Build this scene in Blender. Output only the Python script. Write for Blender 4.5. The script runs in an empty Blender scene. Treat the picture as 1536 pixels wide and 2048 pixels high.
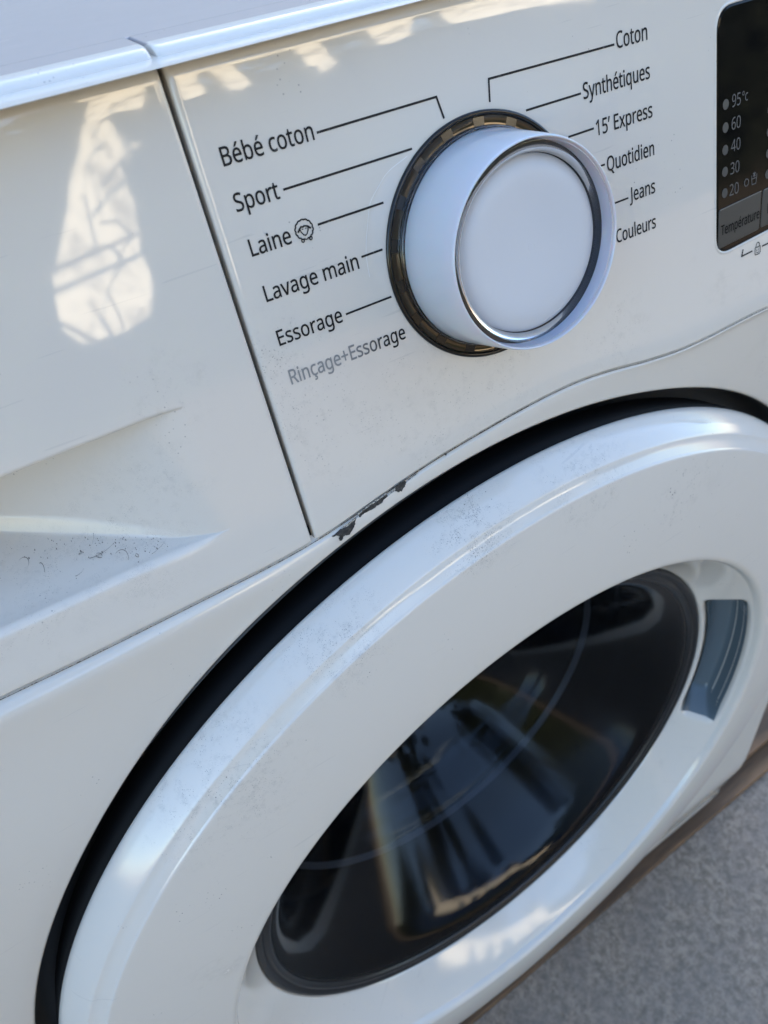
import bpy, bmesh, math, random
from mathutils import Vector, Matrix
from math import sin, cos, pi, radians, sqrt, exp
random.seed(7)
scene = bpy.context.scene
col = scene.collection

# ------------------------------------------------------------------ camera, world, sun, exposure
U = 0.035                                   # one unit = outer radius of the dial's ring
cam_d = bpy.data.cameras.new('camera'); cam = bpy.data.objects.new('camera', cam_d); col.objects.link(cam)
cam_d.sensor_fit = 'HORIZONTAL'; cam_d.sensor_width = 24.0
cam_d.lens = 1520.0 / 1536 * 24.0
cam_d.clip_start = 0.01; cam_d.clip_end = 500
RW = Matrix(((0.8275, 0.4423, -0.3459), (-0.5494, 0.5108, -0.6613), (-0.1158, 0.7372, 0.6657)))
CW = Vector((-3.79000101, -4.60109344, 22.08521732))
cam.matrix_world = Matrix.Translation(CW * U) @ RW.to_quaternion().to_matrix().to_4x4()
cam_d.dof.use_dof = True
cam_d.dof.focus_distance = 6.6 * U
cam_d.dof.aperture_fstop = 16.0
scene.camera = cam

SUN_EL, SUN_AZ = radians(33), radians(30)     # sun stands behind the machine (towards +y), a little to +x
world = bpy.data.worlds.new('World'); scene.world = world; world.use_nodes = True
wn = world.node_tree.nodes; wl = world.node_tree.links
sky = wn.new('ShaderNodeTexSky'); sky.sky_type = 'NISHITA'; sky.sun_disc = False
sky.sun_elevation = SUN_EL; sky.sun_rotation = SUN_AZ
sky.air_density = 1.0; sky.dust_density = 0.5; sky.ozone_density = 1.5
wl.new(sky.outputs[0], wn['Background'].inputs[0]); wn['Background'].inputs[1].default_value = 0.086
sun_d = bpy.data.lights.new('sun', 'SUN'); sun_d.energy = 5.0; sun_d.angle = radians(0.5); sun_d.color = (1.0, 0.86, 0.67)
sun = bpy.data.objects.new('sun', sun_d); col.objects.link(sun)
sd = Vector((sin(SUN_AZ) * cos(SUN_EL), cos(SUN_AZ) * cos(SUN_EL), sin(SUN_EL)))
sun.rotation_euler = (-sd).to_track_quat('-Z', 'Y').to_euler()
sun.location = (0, 0, 8)
scene.view_settings.view_transform = 'Standard'; scene.view_settings.look = 'None'
scene.view_settings.exposure = 3.0; scene.view_settings.gamma = 1.0
scene.cycles.max_bounces = 14; scene.cycles.transmission_bounces = 12; scene.cycles.glossy_bounces = 6

# ------------------------------------------------------------------ frames
TH, PS = radians(11.85), radians(2.96)
_c, _s = cos(TH), sin(TH)
M = Matrix(((1, 0, 0), (0, _c, -_s), (0, _s, _c))) @ Matrix(((cos(PS), -sin(PS), 0), (sin(PS), cos(PS), 0), (0, 0, 1)))
MT = M.transposed()
DZ = 10.524                                  # height of the door's centre
OFF = Vector((0.218, 0, 17.4))
def P(x, y, z):                              # control-panel frame (x, depth, up along the tilted panel) -> world units
    return MT @ Vector((x, y, z + 2)) + OFF
def toP(w):
    q = M @ (Vector(w) - OFF); return (q.x, q.y, q.z - 2)

# ------------------------------------------------------------------ helpers
def mesh_obj(name, verts, faces, mat, parent=None, smooth=True, fix=False):
    me = bpy.data.meshes.new(name)
    me.from_pydata([tuple(Vector(v) * U) for v in verts], [], faces)
    me.update()
    if fix:
        bm = bmesh.new(); bm.from_mesh(me)
        bmesh.ops.remove_doubles(bm, verts=bm.verts, dist=1e-7 if fix is True else fix)
        bmesh.ops.dissolve_degenerate(bm, edges=bm.edges, dist=1e-7)
        bmesh.ops.recalc_face_normals(bm, faces=bm.faces)
        bm.to_mesh(me); bm.free()
    if smooth: me.polygons.foreach_set('use_smooth', [True] * len(me.polygons))
    if mat: me.materials.append(mat)
    o = bpy.data.objects.new(name, me); col.objects.link(o)
    if parent: o.parent = parent
    return o
def grid_faces(nu, nv, closed_v=False, flip=False):
    F = []
    for i in range(nu - 1):
        for j in range(nv if closed_v else nv - 1):
            a = i * nv + j; b = i * nv + (j + 1) % nv; c = (i + 1) * nv + (j + 1) % nv; d = (i + 1) * nv + j
            F.append((a, d, c, b) if flip else (a, b, c, d))
    return F
def lathe(name, prof, mat, parent, seg=256, ctr=(0, 0, DZ), frame=None, disp=None, cap_first=False, cap_last=False, fix=False, flip=False):
    V = []
    for (r, w) in prof:
        for k in range(seg):
            a = 2 * pi * k / seg
            rr, ww = r, w
            if disp: rr, ww = disp(r, w, a)
            v = (rr * cos(a), ww, rr * sin(a))
            V.append(frame(*v) if frame else (ctr[0] + v[0], ctr[1] + v[1], ctr[2] + v[2]))
    F = grid_faces(len(prof), seg, True, flip)
    if cap_first: F.append(tuple(range(seg)))
    if cap_last: F.append(tuple((len(prof) - 1) * seg + k for k in range(seg)))
    return mesh_obj(name, V, F, mat, parent, True, fix)
def box(name, x0, x1, y0, y1, z0, z1, mat, parent=None, bev=0.0):
    V = [(x, y, z) for x in (x0, x1) for y in (y0, y1) for z in (z0, z1)]
    F = [(0, 1, 3, 2), (4, 6, 7, 5), (0, 4, 5, 1), (2, 3, 7, 6), (0, 2, 6, 4), (1, 5, 7, 3)]
    o = mesh_obj(name, V, F, mat, parent, False, True)
    if bev:
        m = o.modifiers.new('bevel', 'BEVEL'); m.width = bev * U; m.segments = 3
    return o
def empty(name, loc=(0, 0, 0)):
    o = bpy.data.objects.new(name, None); col.objects.link(o); o.location = loc; o.empty_display_size = 0.05
    return o
def tag(o, label=None, cat=None, group=None, kind=None):
    if label: o['label'] = label
    if cat: o['category'] = cat
    if group: o['group'] = group
    if kind: o['kind'] = kind
    return o
def lerp_tab(tab, x):
    if x <= tab[0][0]: return tab[0][1]
    for (a, b), (c, d) in zip(tab, tab[1:]):
        if x <= c:
            t = (x - a) / (c - a); t = t * t * (3 - 2 * t) * .5 + t * .5
            return b + (d - b) * t
    return tab[-1][1]
def sstep(a, b, x):
    t = max(0, min(1, (x - a) / (b - a))); return t * t * (3 - 2 * t)

# ------------------------------------------------------------------ materials
class NT:
    def __init__(self, name):
        self.m = bpy.data.materials.new(name); self.m.use_nodes = True
        self.n = self.m.node_tree.nodes; self.l = self.m.node_tree.links
        self.b = self.n['Principled BSDF']
        self.pos = self.n.new('ShaderNodeNewGeometry').outputs['Position']
    def noise(self, scale, detail=4, rough=.55, vec=None, dist=0):
        n = self.n.new('ShaderNodeTexNoise'); n.inputs['Scale'].default_value = scale; n.inputs['Detail'].default_value = detail
        n.inputs['Roughness'].default_value = rough; n.inputs['Distortion'].default_value = dist
        self.l.new(vec or self.pos, n.inputs['Vector']); return n.outputs['Fac']
    def vor(self, scale, vec=None, rnd=1):
        n = self.n.new('ShaderNodeTexVoronoi'); n.inputs['Scale'].default_value = scale; n.inputs['Randomness'].default_value = rnd
        self.l.new(vec or self.pos, n.inputs['Vector']); return n.outputs['Distance'], n.outputs['Color']
    def ramp(self, fac, a, b, lo=0., hi=1.):
        n = self.n.new('ShaderNodeMapRange'); n.interpolation_type = 'SMOOTHSTEP'
        n.inputs['From Min'].default_value = a; n.inputs['From Max'].default_value = b
        n.inputs['To Min'].default_value = lo; n.inputs['To Max'].default_value = hi
        self.l.new(fac, n.inputs['Value']); return n.outputs[0]
    def math(self, op, a, b):
        n = self.n.new('ShaderNodeMath'); n.operation = op
        for i, v in enumerate((a, b)):
            if isinstance(v, (int, float)): n.inputs[i].default_value = v
            else: self.l.new(v, n.inputs[i])
        return n.outputs[0]
    def mix(self, fac, a, b):
        n = self.n.new('ShaderNodeMix'); n.data_type = 'RGBA'
        if isinstance(fac, (int, float)): n.inputs[0].default_value = fac
        else: self.l.new(fac, n.inputs[0])
        for i, v in ((6, a), (7, b)):
            if isinstance(v, tuple): n.inputs[i].default_value = (*v, 1) if len(v) == 3 else v
            else: self.l.new(v, n.inputs[i])
        return n.outputs[2]
    def mapping(self, scale=(1, 1, 1), rot=(0, 0, 0)):
        n = self.n.new('ShaderNodeMapping'); n.inputs['Scale'].default_value = scale; n.inputs['Rotation'].default_value = rot
        self.l.new(self.pos, n.inputs['Vector']); return n.outputs[0]
    def near(self, p, r0, r1):                # 1 inside r0 of world point p (units), 0 beyond r1
        n = self.n.new('ShaderNodeVectorMath'); n.operation = 'DISTANCE'
        self.l.new(self.pos, n.inputs[0]); n.inputs[1].default_value = tuple(Vector(p) * U)
        return self.ramp(n.outputs['Value'], r0 * U, r1 * U, 1, 0)
    def bump(self, h, strength, dist):
        n = self.n.new('ShaderNodeBump'); n.inputs['Strength'].default_value = strength; n.inputs['Distance'].default_value = dist
        self.l.new(h, n.inputs['Height']); self.l.new(n.outputs[0], self.b.inputs['Normal'])
    def set(self, **k):
        for a, v in k.items():
            i = self.b.inputs[a.replace('_', ' ')]
            if isinstance(v, (int, float)): i.default_value = v
            elif isinstance(v, tuple): i.default_value = (*v, 1) if len(v) == 3 else v
            else: self.l.new(v, i)
        return self
def plain(name, color, rough=.5, **k):
    t = NT(name); t.set(Base_Color=color, Roughness=rough, **k); return t.m

def white_plastic(name, base, rough, spots=(), smudge=.5, speck=.5):
    t = NT(name)
    s1 = t.ramp(t.noise(9, 5), .52, .78)
    s2 = t.ramp(t.noise(55, 6, .7), .50, .72)
    sm = t.math('MULTIPLY', s1, s2)
    c = t.mix(t.math('MULTIPLY', sm, smudge), base, (.40, .36, .31))
    big = t.ramp(t.noise(4.0, 3), .35, .7)
    c = t.mix(t.math('MULTIPLY', big, .10), c, (.72, .68, .60))
    # specks of dirt
    d, dc = t.vor(900)
    gate = t.ramp(t.noise(38, 3), .60, .66)
    n = t.n.new('ShaderNodeSeparateColor'); t.l.new(dc, n.inputs[0])
    rare = t.ramp(n.outputs[0], .80, .82)
    sp = t.math('MULTIPLY', t.math('MULTIPLY', t.ramp(d, .10, .26, 1, 0), rare), gate)
    for (p, r0, r1, dens, scale) in spots:
        d2, dc2 = t.vor(scale); n2 = t.n.new('ShaderNodeSeparateColor'); t.l.new(dc2, n2.inputs[0])
        k = t.math('MULTIPLY', t.near(p, r0, r1), t.ramp(t.noise(160, 4, .7), .40, .62))
        q = t.math('MULTIPLY', t.math('MULTIPLY', t.ramp(d2, .16, .34, 1, 0), t.ramp(n2.outputs[0], 1 - dens, 1 - dens + .02)), k)
        sp = t.math('MAXIMUM', sp, q)
        sp = t.math('MAXIMUM', sp, t.math('MULTIPLY', t.math('MULTIPLY', k, t.ramp(t.noise(300, 5, .8), .44, .66)), .24))
    c = t.mix(t.math('MULTIPLY', sp, speck), c, (.07, .06, .055))
    # hairline scratches
    sc = t.ramp(t.noise(30, 2, .5, t.mapping((1, 1, 26), (0.3, .5, .2))), .715, .735)
    c = t.mix(t.math('MULTIPLY', sc, .16), c, (.33, .31, .30))
    r = t.math('ADD', t.math('MULTIPLY', sm, .35), t.math('ADD', rough, t.math('MULTIPLY', t.noise(120, 4), .025)))
    t.set(Base_Color=c, Roughness=r, IOR=1.60)
    t.bump(t.noise(22, 2, .4), .03, .0006)
    return t.m

def door_pt(r, w, deg): return (r * cos(radians(deg)), w, DZ + r * sin(radians(deg)))
W_PANEL = white_plastic('panel white plastic', (.668, .615, .540), .022,
    spots=[(P(-2.05, 0, -.35), .1, .6, .5, 1500), (P(-1.95, 0, -1.0), .1, .8, .28, 1300), (P(-.9, 0, -1.2), .2, .9, .20, 1400), (P(-2.15, 0, -.75), .03, .25, .9, 1500), (P(-.1, 0, -1.25), .1, .7, .25, 1600), (P(1.3, 0, -1.35), .1, .7, .2, 1600)], smudge=.75)
W_DRAWER = white_plastic('drawer white plastic', (.668, .615, .540), .022,
    spots=[(P(-3.8, .3, -1.35), .2, .9, .6, 3000), (P(-4.6, .4, -1.42), .2, .9, .3, 2100), (P(-3.3, .1, -.9), .1, .6, .15, 2600), (P(-3.0, 0, -.2), .1, .5, .12, 2600)], smudge=.4)
W_BODY = white_plastic('body white enamel', (.645, .590, .512), .09, smudge=.5)
W_DOOR = white_plastic('door white plastic', (.668, .615, .540), .10,
    spots=[(door_pt(6.7, -.4, 95.5), .12, .60, 1.0, 2000), (door_pt(6.6, -.45, 97), .1, .5, .9, 1400), (door_pt(6.65, -.4, 110), .1, .8, .6, 2000), (door_pt(6.6, -.45, 125), .3, 1.2, .25, 2000), (door_pt(6.6, -.45, 84), .2, .8, .25, 2000), (door_pt(6.0, -.7, 70), .1, .6, .3, 700)], smudge=.6, speck=.85)
DARK_GAP = plain('gap black', (.004, .004, .0045), .7, Specular_IOR_Level=.15)
SEAM_DIRT = plain('seam dirt', (.085, .07, .05), .9)
CHIP = NT('chipped edge black'); CHIP.set(Base_Color=CHIP.mix(CHIP.ramp(CHIP.noise(900, 5, .8), .45, .62), (.012, .012, .012), (.05, .048, .043)), Roughness=.55); CHIP.bump(CHIP.noise(1200, 4), .6, .0004); CHIP = CHIP.m
CHIP_EDGE = NT('broken edge grey'); CHIP_EDGE.set(Base_Color=CHIP_EDGE.mix(CHIP_EDGE.ramp(CHIP_EDGE.noise(1500, 5, .8), .44, .56), (.06, .055, .05), (.55, .52, .46)), Roughness=.7); CHIP_EDGE = CHIP_EDGE.m
def ink_mat(faded=False):
    t = NT('printed ink'); w = t.ramp(t.noise(700, 6, .75), .58, .66)
    fade = t.math('MULTIPLY', t.near(P(-2.06, 0, -.48), .50, 1.0), .42 if faded else 0.0)
    # worn letters: scuffed grains everywhere, faded at the beginning of the lowest word
    w2 = t.math('MAXIMUM', t.math('MULTIPLY', w, .16), fade)
    t.set(Base_Color=t.mix(w2, (.008, .0085, .010), (.62, .61, .59)), Roughness=.5, Specular_IOR_Level=.25); return t.m
INK = ink_mat(); INK_FADED = ink_mat(True)
BLACKGLASS = NT('display black glass'); BLACKGLASS.set(Base_Color=(.004, .004, .0045), Roughness=BLACKGLASS.ramp(BLACKGLASS.noise(90, 5), .4, .8, .06, .14), IOR=1.33); BLACKGLASS = BLACKGLASS.m
BUTTON = plain('button dark grey', (.040, .038, .034), .45)
LEDMAT = plain('unlit indicator grey', (.045, .05, .052), .35)
DISPRINT = plain('display print grey', (.075, .075, .075), .5)
BTNPRINT = plain('button print black', (.001, .001, .001), .7, Specular_IOR_Level=.1)
SMOKE = NT('smoked ring'); SMOKE.set(Base_Color=SMOKE.mix(SMOKE.noise(60, 3), (.05, .037, .023), (.09, .065, .037)), Roughness=.10, IOR=1.55, Metallic=.45); SMOKE = SMOKE.m
RINGBLACK = plain('ring gloss black', (.005, .005, .005), .12)
DIVIDER = plain('divider black', (.008, .007, .006), .2)
CORE = NT('frosted core'); CORE.set(Base_Color=CORE.mix(CORE.ramp(CORE.noise(20, 2), .3, .7), (.55, .55, .56), (.59, .585, .59)), Roughness=.40, Subsurface_Weight=.0, IOR=1.45)
CORE.bump(CORE.noise(900, 3), .04, .0003); CORE = CORE.m
SLEEVE = plain('frosted sleeve', (.55, .565, .592), .35, Subsurface_Weight=.25, Subsurface_Scale=.006, Coat_Weight=.6, Coat_Roughness=.06)
ACRYL = NT('clear acrylic')
ACRYL.set(Base_Color=(.93, .95, 1.0), Transmission_Weight=1.0, IOR=1.49, Roughness=ACRYL.ramp(ACRYL.noise(500, 6, .8), .60, .75, .012, .07)); ACRYL = ACRYL.m
def clear_mat():
    t = NT('clear dial lens')
    gls = t.n.new('ShaderNodeBsdfGlossy'); gls.inputs['Roughness'].default_value = .10
    tr = t.n.new('ShaderNodeBsdfTransparent'); tr.inputs['Color'].default_value = (.93, .96, 1, 1)
    fr = t.n.new('ShaderNodeFresnel'); fr.inputs['IOR'].default_value = 1.33
    mx = t.n.new('ShaderNodeMixShader'); t.l.new(fr.outputs[0], mx.inputs[0]); t.l.new(tr.outputs[0], mx.inputs[1]); t.l.new(gls.outputs[0], mx.inputs[2])
    t.l.new(mx.outputs[0], t.n['Material Output'].inputs['Surface']); return t.m
CLEAR = clear_mat()
RUBBER = plain('black rubber', (.010, .010, .011), .35)
HOLEGREY = plain('opening wall grey', (.075, .075, .072), .45)
def cover_mat():
    t = NT('door glass'); nt = t
    gls = t.n.new('ShaderNodeBsdfGlossy'); gls.inputs['Roughness'].default_value = .10
    tr = t.n.new('ShaderNodeBsdfTransparent'); tr.inputs['Color'].default_value = (.36, .40, .45, 1)
    fr = t.n.new('ShaderNodeFresnel'); fr.inputs['IOR'].default_value = 1.42
    mx = t.n.new('ShaderNodeMixShader'); t.l.new(fr.outputs[0], mx.inputs[0]); t.l.new(tr.outputs[0], mx.inputs[1]); t.l.new(gls.outputs[0], mx.inputs[2])
    t.l.new(mx.outputs[0], t.n['Material Output'].inputs['Surface']); return t.m
GLASS = cover_mat()
BOWL = plain('dark bowl', (.004, .004, .006), .12)
RINGPALE = plain('bowl ring', (.22, .20, .20), .3)
GRIP = plain('grip blue grey', (.11, .14, .158), .14)

# ------------------------------------------------------------------ the washing machine
wm = empty('washing_machine', (0, 0, .72 * U))
tag(wm, 'white front loading washing machine with clear dial and round dark glass door', 'washing machine')
PARENT_FIX = []
XL, XR = -8.75, 8.45                         # cabinet sides in body units

LOW = [(-9, -2.03), (-5.1, -2.035), (-4.5, -2.045), (-2.64, -2.023), (-2.31, -1.997), (-1.9, -1.941), (-1.565, -1.862), (-1.16, -1.785), (-.8, -1.735),
       (-.35, -1.695), (.2, -1.645), (.77, -1.632), (1.1, -1.655), (1.43, -1.721), (2.05, -1.815), (2.5, -1.835), (3.0, -1.815), (3.55, -1.80), (5, -1.95), (9, -2.03)]
_lin = lerp_tab
def low_s(x):
    return sum(_lin(LOW, x + d * .06) for d in range(-6, 7)) / 13
ztop = 1.775
ZA = 1.715
GAPW = .011                                  # half width of the joints
TOP = [(0.0, ZA)] + [(.22 * (1 - cos(a)) , ZA + .222 * sin(a)) for a in [radians(d) for d in (10, 20, 30, 40, 50, 60, 70, 80)]] + [(.245, ztop + .174), (.4, ztop + .207), (.56, ztop + .242), (.60, ztop + .250), (.61, ztop + .244), (.614, ztop + .20)]

def dense(tab, lo, hi, step):
    n = max(2, int(math.ceil((hi - lo) / step))); return [lo + (hi - lo) * i / n for i in range(n + 1)]

# ---- control panel (right of the joint)
cp = empty('control_panel', (0, 0, 0)); 
def edge_cols(x0, x1, inner, r=.04):
    """columns with a rounded edge at x0 (left) : list of (x, push back)"""
    out = []
    for d in (0, 18, 36, 54, 72, 90):
        a = radians(d); out.append((x0 + r - r * cos(a), r * (1 - sin(a))))
    out = [(x0, .35)] + out
    return out
cols = edge_cols(-2.262, 9, None) + [(x, 0) for x in dense(None, -2.20, 8.2, .07)]
V = []
for x, push in cols:
    zl = low_s(x) + GAPW
    prof = [(.35, zl), (.05, zl)]
    for d in (0, 30, 60, 90): prof.append((.02 * (1 - sin(radians(d))), zl + .02 * (1 - cos(radians(d)))))
    prof += [(0, zl + .03 + (ZA - zl - .03) * k / 24) for k in range(1, 24)] + TOP
    V += [P(x, y + push, z) for y, z in prof]
np_ = len(prof)
def grey_top_strip(o, ymin=.235, mat=None):  # upward strip greyed in its colour, standing in for its dull reflection
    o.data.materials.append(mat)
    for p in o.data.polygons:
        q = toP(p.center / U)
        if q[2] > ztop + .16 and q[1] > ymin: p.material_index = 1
cpo = mesh_obj('control_panel', V, grid_faces(len(cols), np_, flip=True), W_PANEL, wm, True, 2e-6)
bpy.data.objects.remove(cp)

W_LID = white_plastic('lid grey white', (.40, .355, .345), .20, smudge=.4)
grey_top_strip(cpo, mat=W_LID)
# ---- detergent drawer with the grip recess
def depth(x):
    t = -2.93 - x
    if t <= 0: return 0.
    return min(1.6, .62 * t * t / (t + .26))
ZU = lambda x: -.370
ZLW = lambda x: -1.475 + .03 * sstep(-3.9, -2.9, x) * -1
cols = []
for x in dense(None, -8.9, -5.2, .25)[:-1] + dense(None, -5.2, -2.36, .03): cols.append((x, 0))
for d in (90, 72, 54, 36, 18, 0): cols.append((-2.298 - .04 + .04 * cos(radians(d)), .04 * (1 - sin(radians(d)))))
cols.append((-2.298, .35))
V = []
for x, push in cols:
    D = depth(x); zl = ZLW(x); zu = ZU(x); zb = low_s(x) + GAPW
    prof = [(.35, zb), (.05, zb)]
    for d in (0, 30, 60, 90): prof.append((.03 * (1 - sin(radians(d))), zb + .03 * (1 - cos(radians(d)))))
    prof += [(0, zb + .03 + (zl - .1 - zb - .03) * k / 5) for k in range(1, 6)]
    r = min(.085, D * .5)
    for d in (0, 15, 30, 45, 60, 75, 90): prof.append((r * (1 - cos(radians(d))), zl - .085 + .085 * sin(radians(d))))
    SL = .45; prof += [(r + (D - r) * k, zl + SL * (D - r) * k) for k in (.17, .34, .5, .66, .83, .96)]
    q = min(.03, D * .1); zs = zl + SL * (D - r)
    for d in (50, 75, 90): prof.append((D - q + q * sin(radians(d)), zs + .02 * (1 - cos(radians(d)))))
    back = lambda f_: D * (1 + .08 * f_)
    prof += [(D, zs + .030), (D, zs + .050)]
    prof += [(back(k / 10), zs + .1 + (zu - zs - .14) * k / 10) for k in range(1, 10)]
    prof += [(D * 1.07, zu - .02), (D * 1.0, zu)]
    r2 = min(.025, D * .3)
    prof += [(D * .4 + r2, zu), (r2 * 2, zu), (r2, zu + .002), (r2 * .3, zu + .010), (0, zu + .03)]
    prof += [(0, zu + .045), (0, zu + .08)] + [(0, zu + .08 + (ZA - zu - .08) * k / 16) for k in range(1, 16)] + TOP
    V += [P(x, y + push, z) for y, z in prof]
dro = mesh_obj('detergent_drawer', V, grid_faces(len(cols), len(prof), flip=True), W_DRAWER, wm, True, 2e-6)

grey_top_strip(dro, mat=W_LID)
# ---- dark fillers behind the joints
def ribbon(name, pts, halfw, mat, parent, y=0, closed=False):
    V = []; n = len(pts)
    for i, (x, z) in enumerate(pts):
        a = pts[max(0, i - 1)]; b = pts[min(n - 1, i + 1)]
        dx, dz = b[0] - a[0], b[1] - a[1]; L = sqrt(dx * dx + dz * dz) or 1
        nx, nz = -dz / L * halfw, dx / L * halfw
        V += [P(x + nx, y, z + nz), P(x - nx, y, z - nz)]
    return mesh_obj(name, V, grid_faces(n, 2), mat, parent, False)
seam_pts = [(x, low_s(x)) for x in dense(None, -8.8, 8.2, .08)]
ribbon('joint_shadow', seam_pts, .12, DARK_GAP, wm, .11)
ribbon('joint_shadow', [(-2.28, z) for z in dense(None, -2.1, 1.8, .2)], .06, DARK_GAP, wm, .16)
# grime line along the lower joint
V = []; F = []
for i, x in enumerate(dense(None, -5.4, 4.2, .01)):
    zc = low_s(x)
    a = .005 + .007 * random.random() ** 3 + (.008 if -2.0 < x < .2 else 0) * random.random()
    V += [P(x, .012, zc - GAPW * .9), P(x, .010, zc - GAPW * .9 + a)]
mesh_obj('seam_grime', V, grid_faces(len(V) // 2, 2), SEAM_DIRT, wm, False)

# ---- chipped pieces at the joint
chips = [
 [(-2.122,-2.001),(-2.019,-1.972),(-1.961,-1.976),(-1.857,-1.947),(-1.827,-1.925),(-1.862,-1.964),(-1.891,-2.006),(-1.955,-2.062),(-1.998,-2.046),(-2.024,-2.052),(-2.044,-2.08),(-2.062,-2.074),(-2.067,-2.048),(-2.054,-2.033),(-2.078,-2.011),(-2.113,-2.011)],
 [(-1.826,-1.919),(-1.695,-1.884),(-1.503,-1.847),(-1.492,-1.877),(-1.594,-1.915),(-1.658,-1.927),(-1.757,-1.934),(-1.81,-1.952)],
 [(-1.412,-1.853),(-1.391,-1.82),(-1.289,-1.806),(-1.274,-1.826),(-1.299,-1.851),(-1.345,-1.885),(-1.376,-1.885)],
 [(-.838,-1.724),(-.801,-1.728),(-.818,-1.751)]]
edges = [[(-1.486,-1.855),(-1.4,-1.828),(-1.398,-1.848),(-1.479,-1.873)], [(-1.27,-1.809),(-1.139,-1.780),(-1.148,-1.796),(-1.261,-1.82)], [(-2.02,-1.965),(-1.85,-1.925),(-1.83,-1.915),(-1.86,-1.95),(-1.96,-1.978)],
         [(-1.82,-1.905),(-1.7,-1.872),(-1.5,-1.835),(-1.5,-1.85),(-1.69,-1.886),(-1.82,-1.92)]]
def rough_poly(pts, n=4, amp=.006):
    out = []
    for i, a in enumerate(pts):
        b = pts[(i + 1) % len(pts)]
        for k in range(n):
            t = k / n; j = 0 if k == 0 else amp
            out.append((a[0] + (b[0] - a[0]) * t + random.uniform(-j, j), a[1] + (b[1] - a[1]) * t + random.uniform(-j, j)))
    return out
def flat_poly(name, pts, y, mat, parent, frame=P, thick=0.0):
    n = len(pts); V = [frame(x, y, z) for x, z in pts]; F = [tuple(range(n))]
    if thick:
        V += [frame(x, y + thick, z) for x, z in pts]
        F += [(i, (i + 1) % n, n + (i + 1) % n, n + i) for i in range(n)]
    return mesh_obj(name, V, F, mat, parent, False)

# ---- printed lines and words
LW = .0085
def stroke(pts, w=LW, closed=False):
    V = []; F = []; n = len(pts)
    rng = range(n if closed else n - 1)
    for i in rng:
        a = Vector(pts[i]); b = Vector(pts[(i + 1) % n]); d = b - a
        if d.length < 1e-6: continue
        d.normalize(); nrm = Vector((-d.y, d.x)) * w; e = d * (w * .9)
        k = len(V); V += [a - e + nrm, a - e - nrm, b + e - nrm, b + e + nrm]; F.append((k, k + 1, k + 2, k + 3))
    return V, F
def strokes(name, lst, mat, parent, y=-.003, w=LW):
    VV = []; FF = []; dy = 0
    for item in lst:
        pts, closed = item[0], item[1]; ww = item[2] if len(item) > 2 else w
        v, f_ = stroke(pts, ww, closed)
        for q in f_:
            k = len(VV); 
            for i in q: VV.append(P(v[i].x, y - dy, v[i].y))
            FF.append((k, k + 1, k + 2, k + 3)); dy += .00002
    return mesh_obj(name, VV, FF, mat, parent, False)
lines = [[(-1.317,1.168),(-.283,1.172),(-.247,1.019)], [(-1.682,.872),(-.79,.873)], [(-.775,.873),(-.735,.873)], [(-.722,.873),(-.582,.874)], [(-1.487,.566),(-.919,.566)],
         [(-1.194,.231),(-1.014,.231)], [(-1.443,-.154),(-1.115,-.153)], [(-1.10,-.153),(-1.025,-.153)], [(.198,1.036),(.215,1.189),(1.507,1.172)],
         [(.546,.890),(1.112,.888)], [(.955,.590),(1.225,.591)], [(1.2,.272),(1.322,.272)], [(1.30,-.086),(1.575,-.085)],
         [(3.119,-1.035),(3.103,-1.096),(3.255,-1.090)], [(3.415,-1.083),(4.6,-1.05)]]
for l in lines: strokes('leader_line', [(l, False)], INK, cpo)

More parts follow.
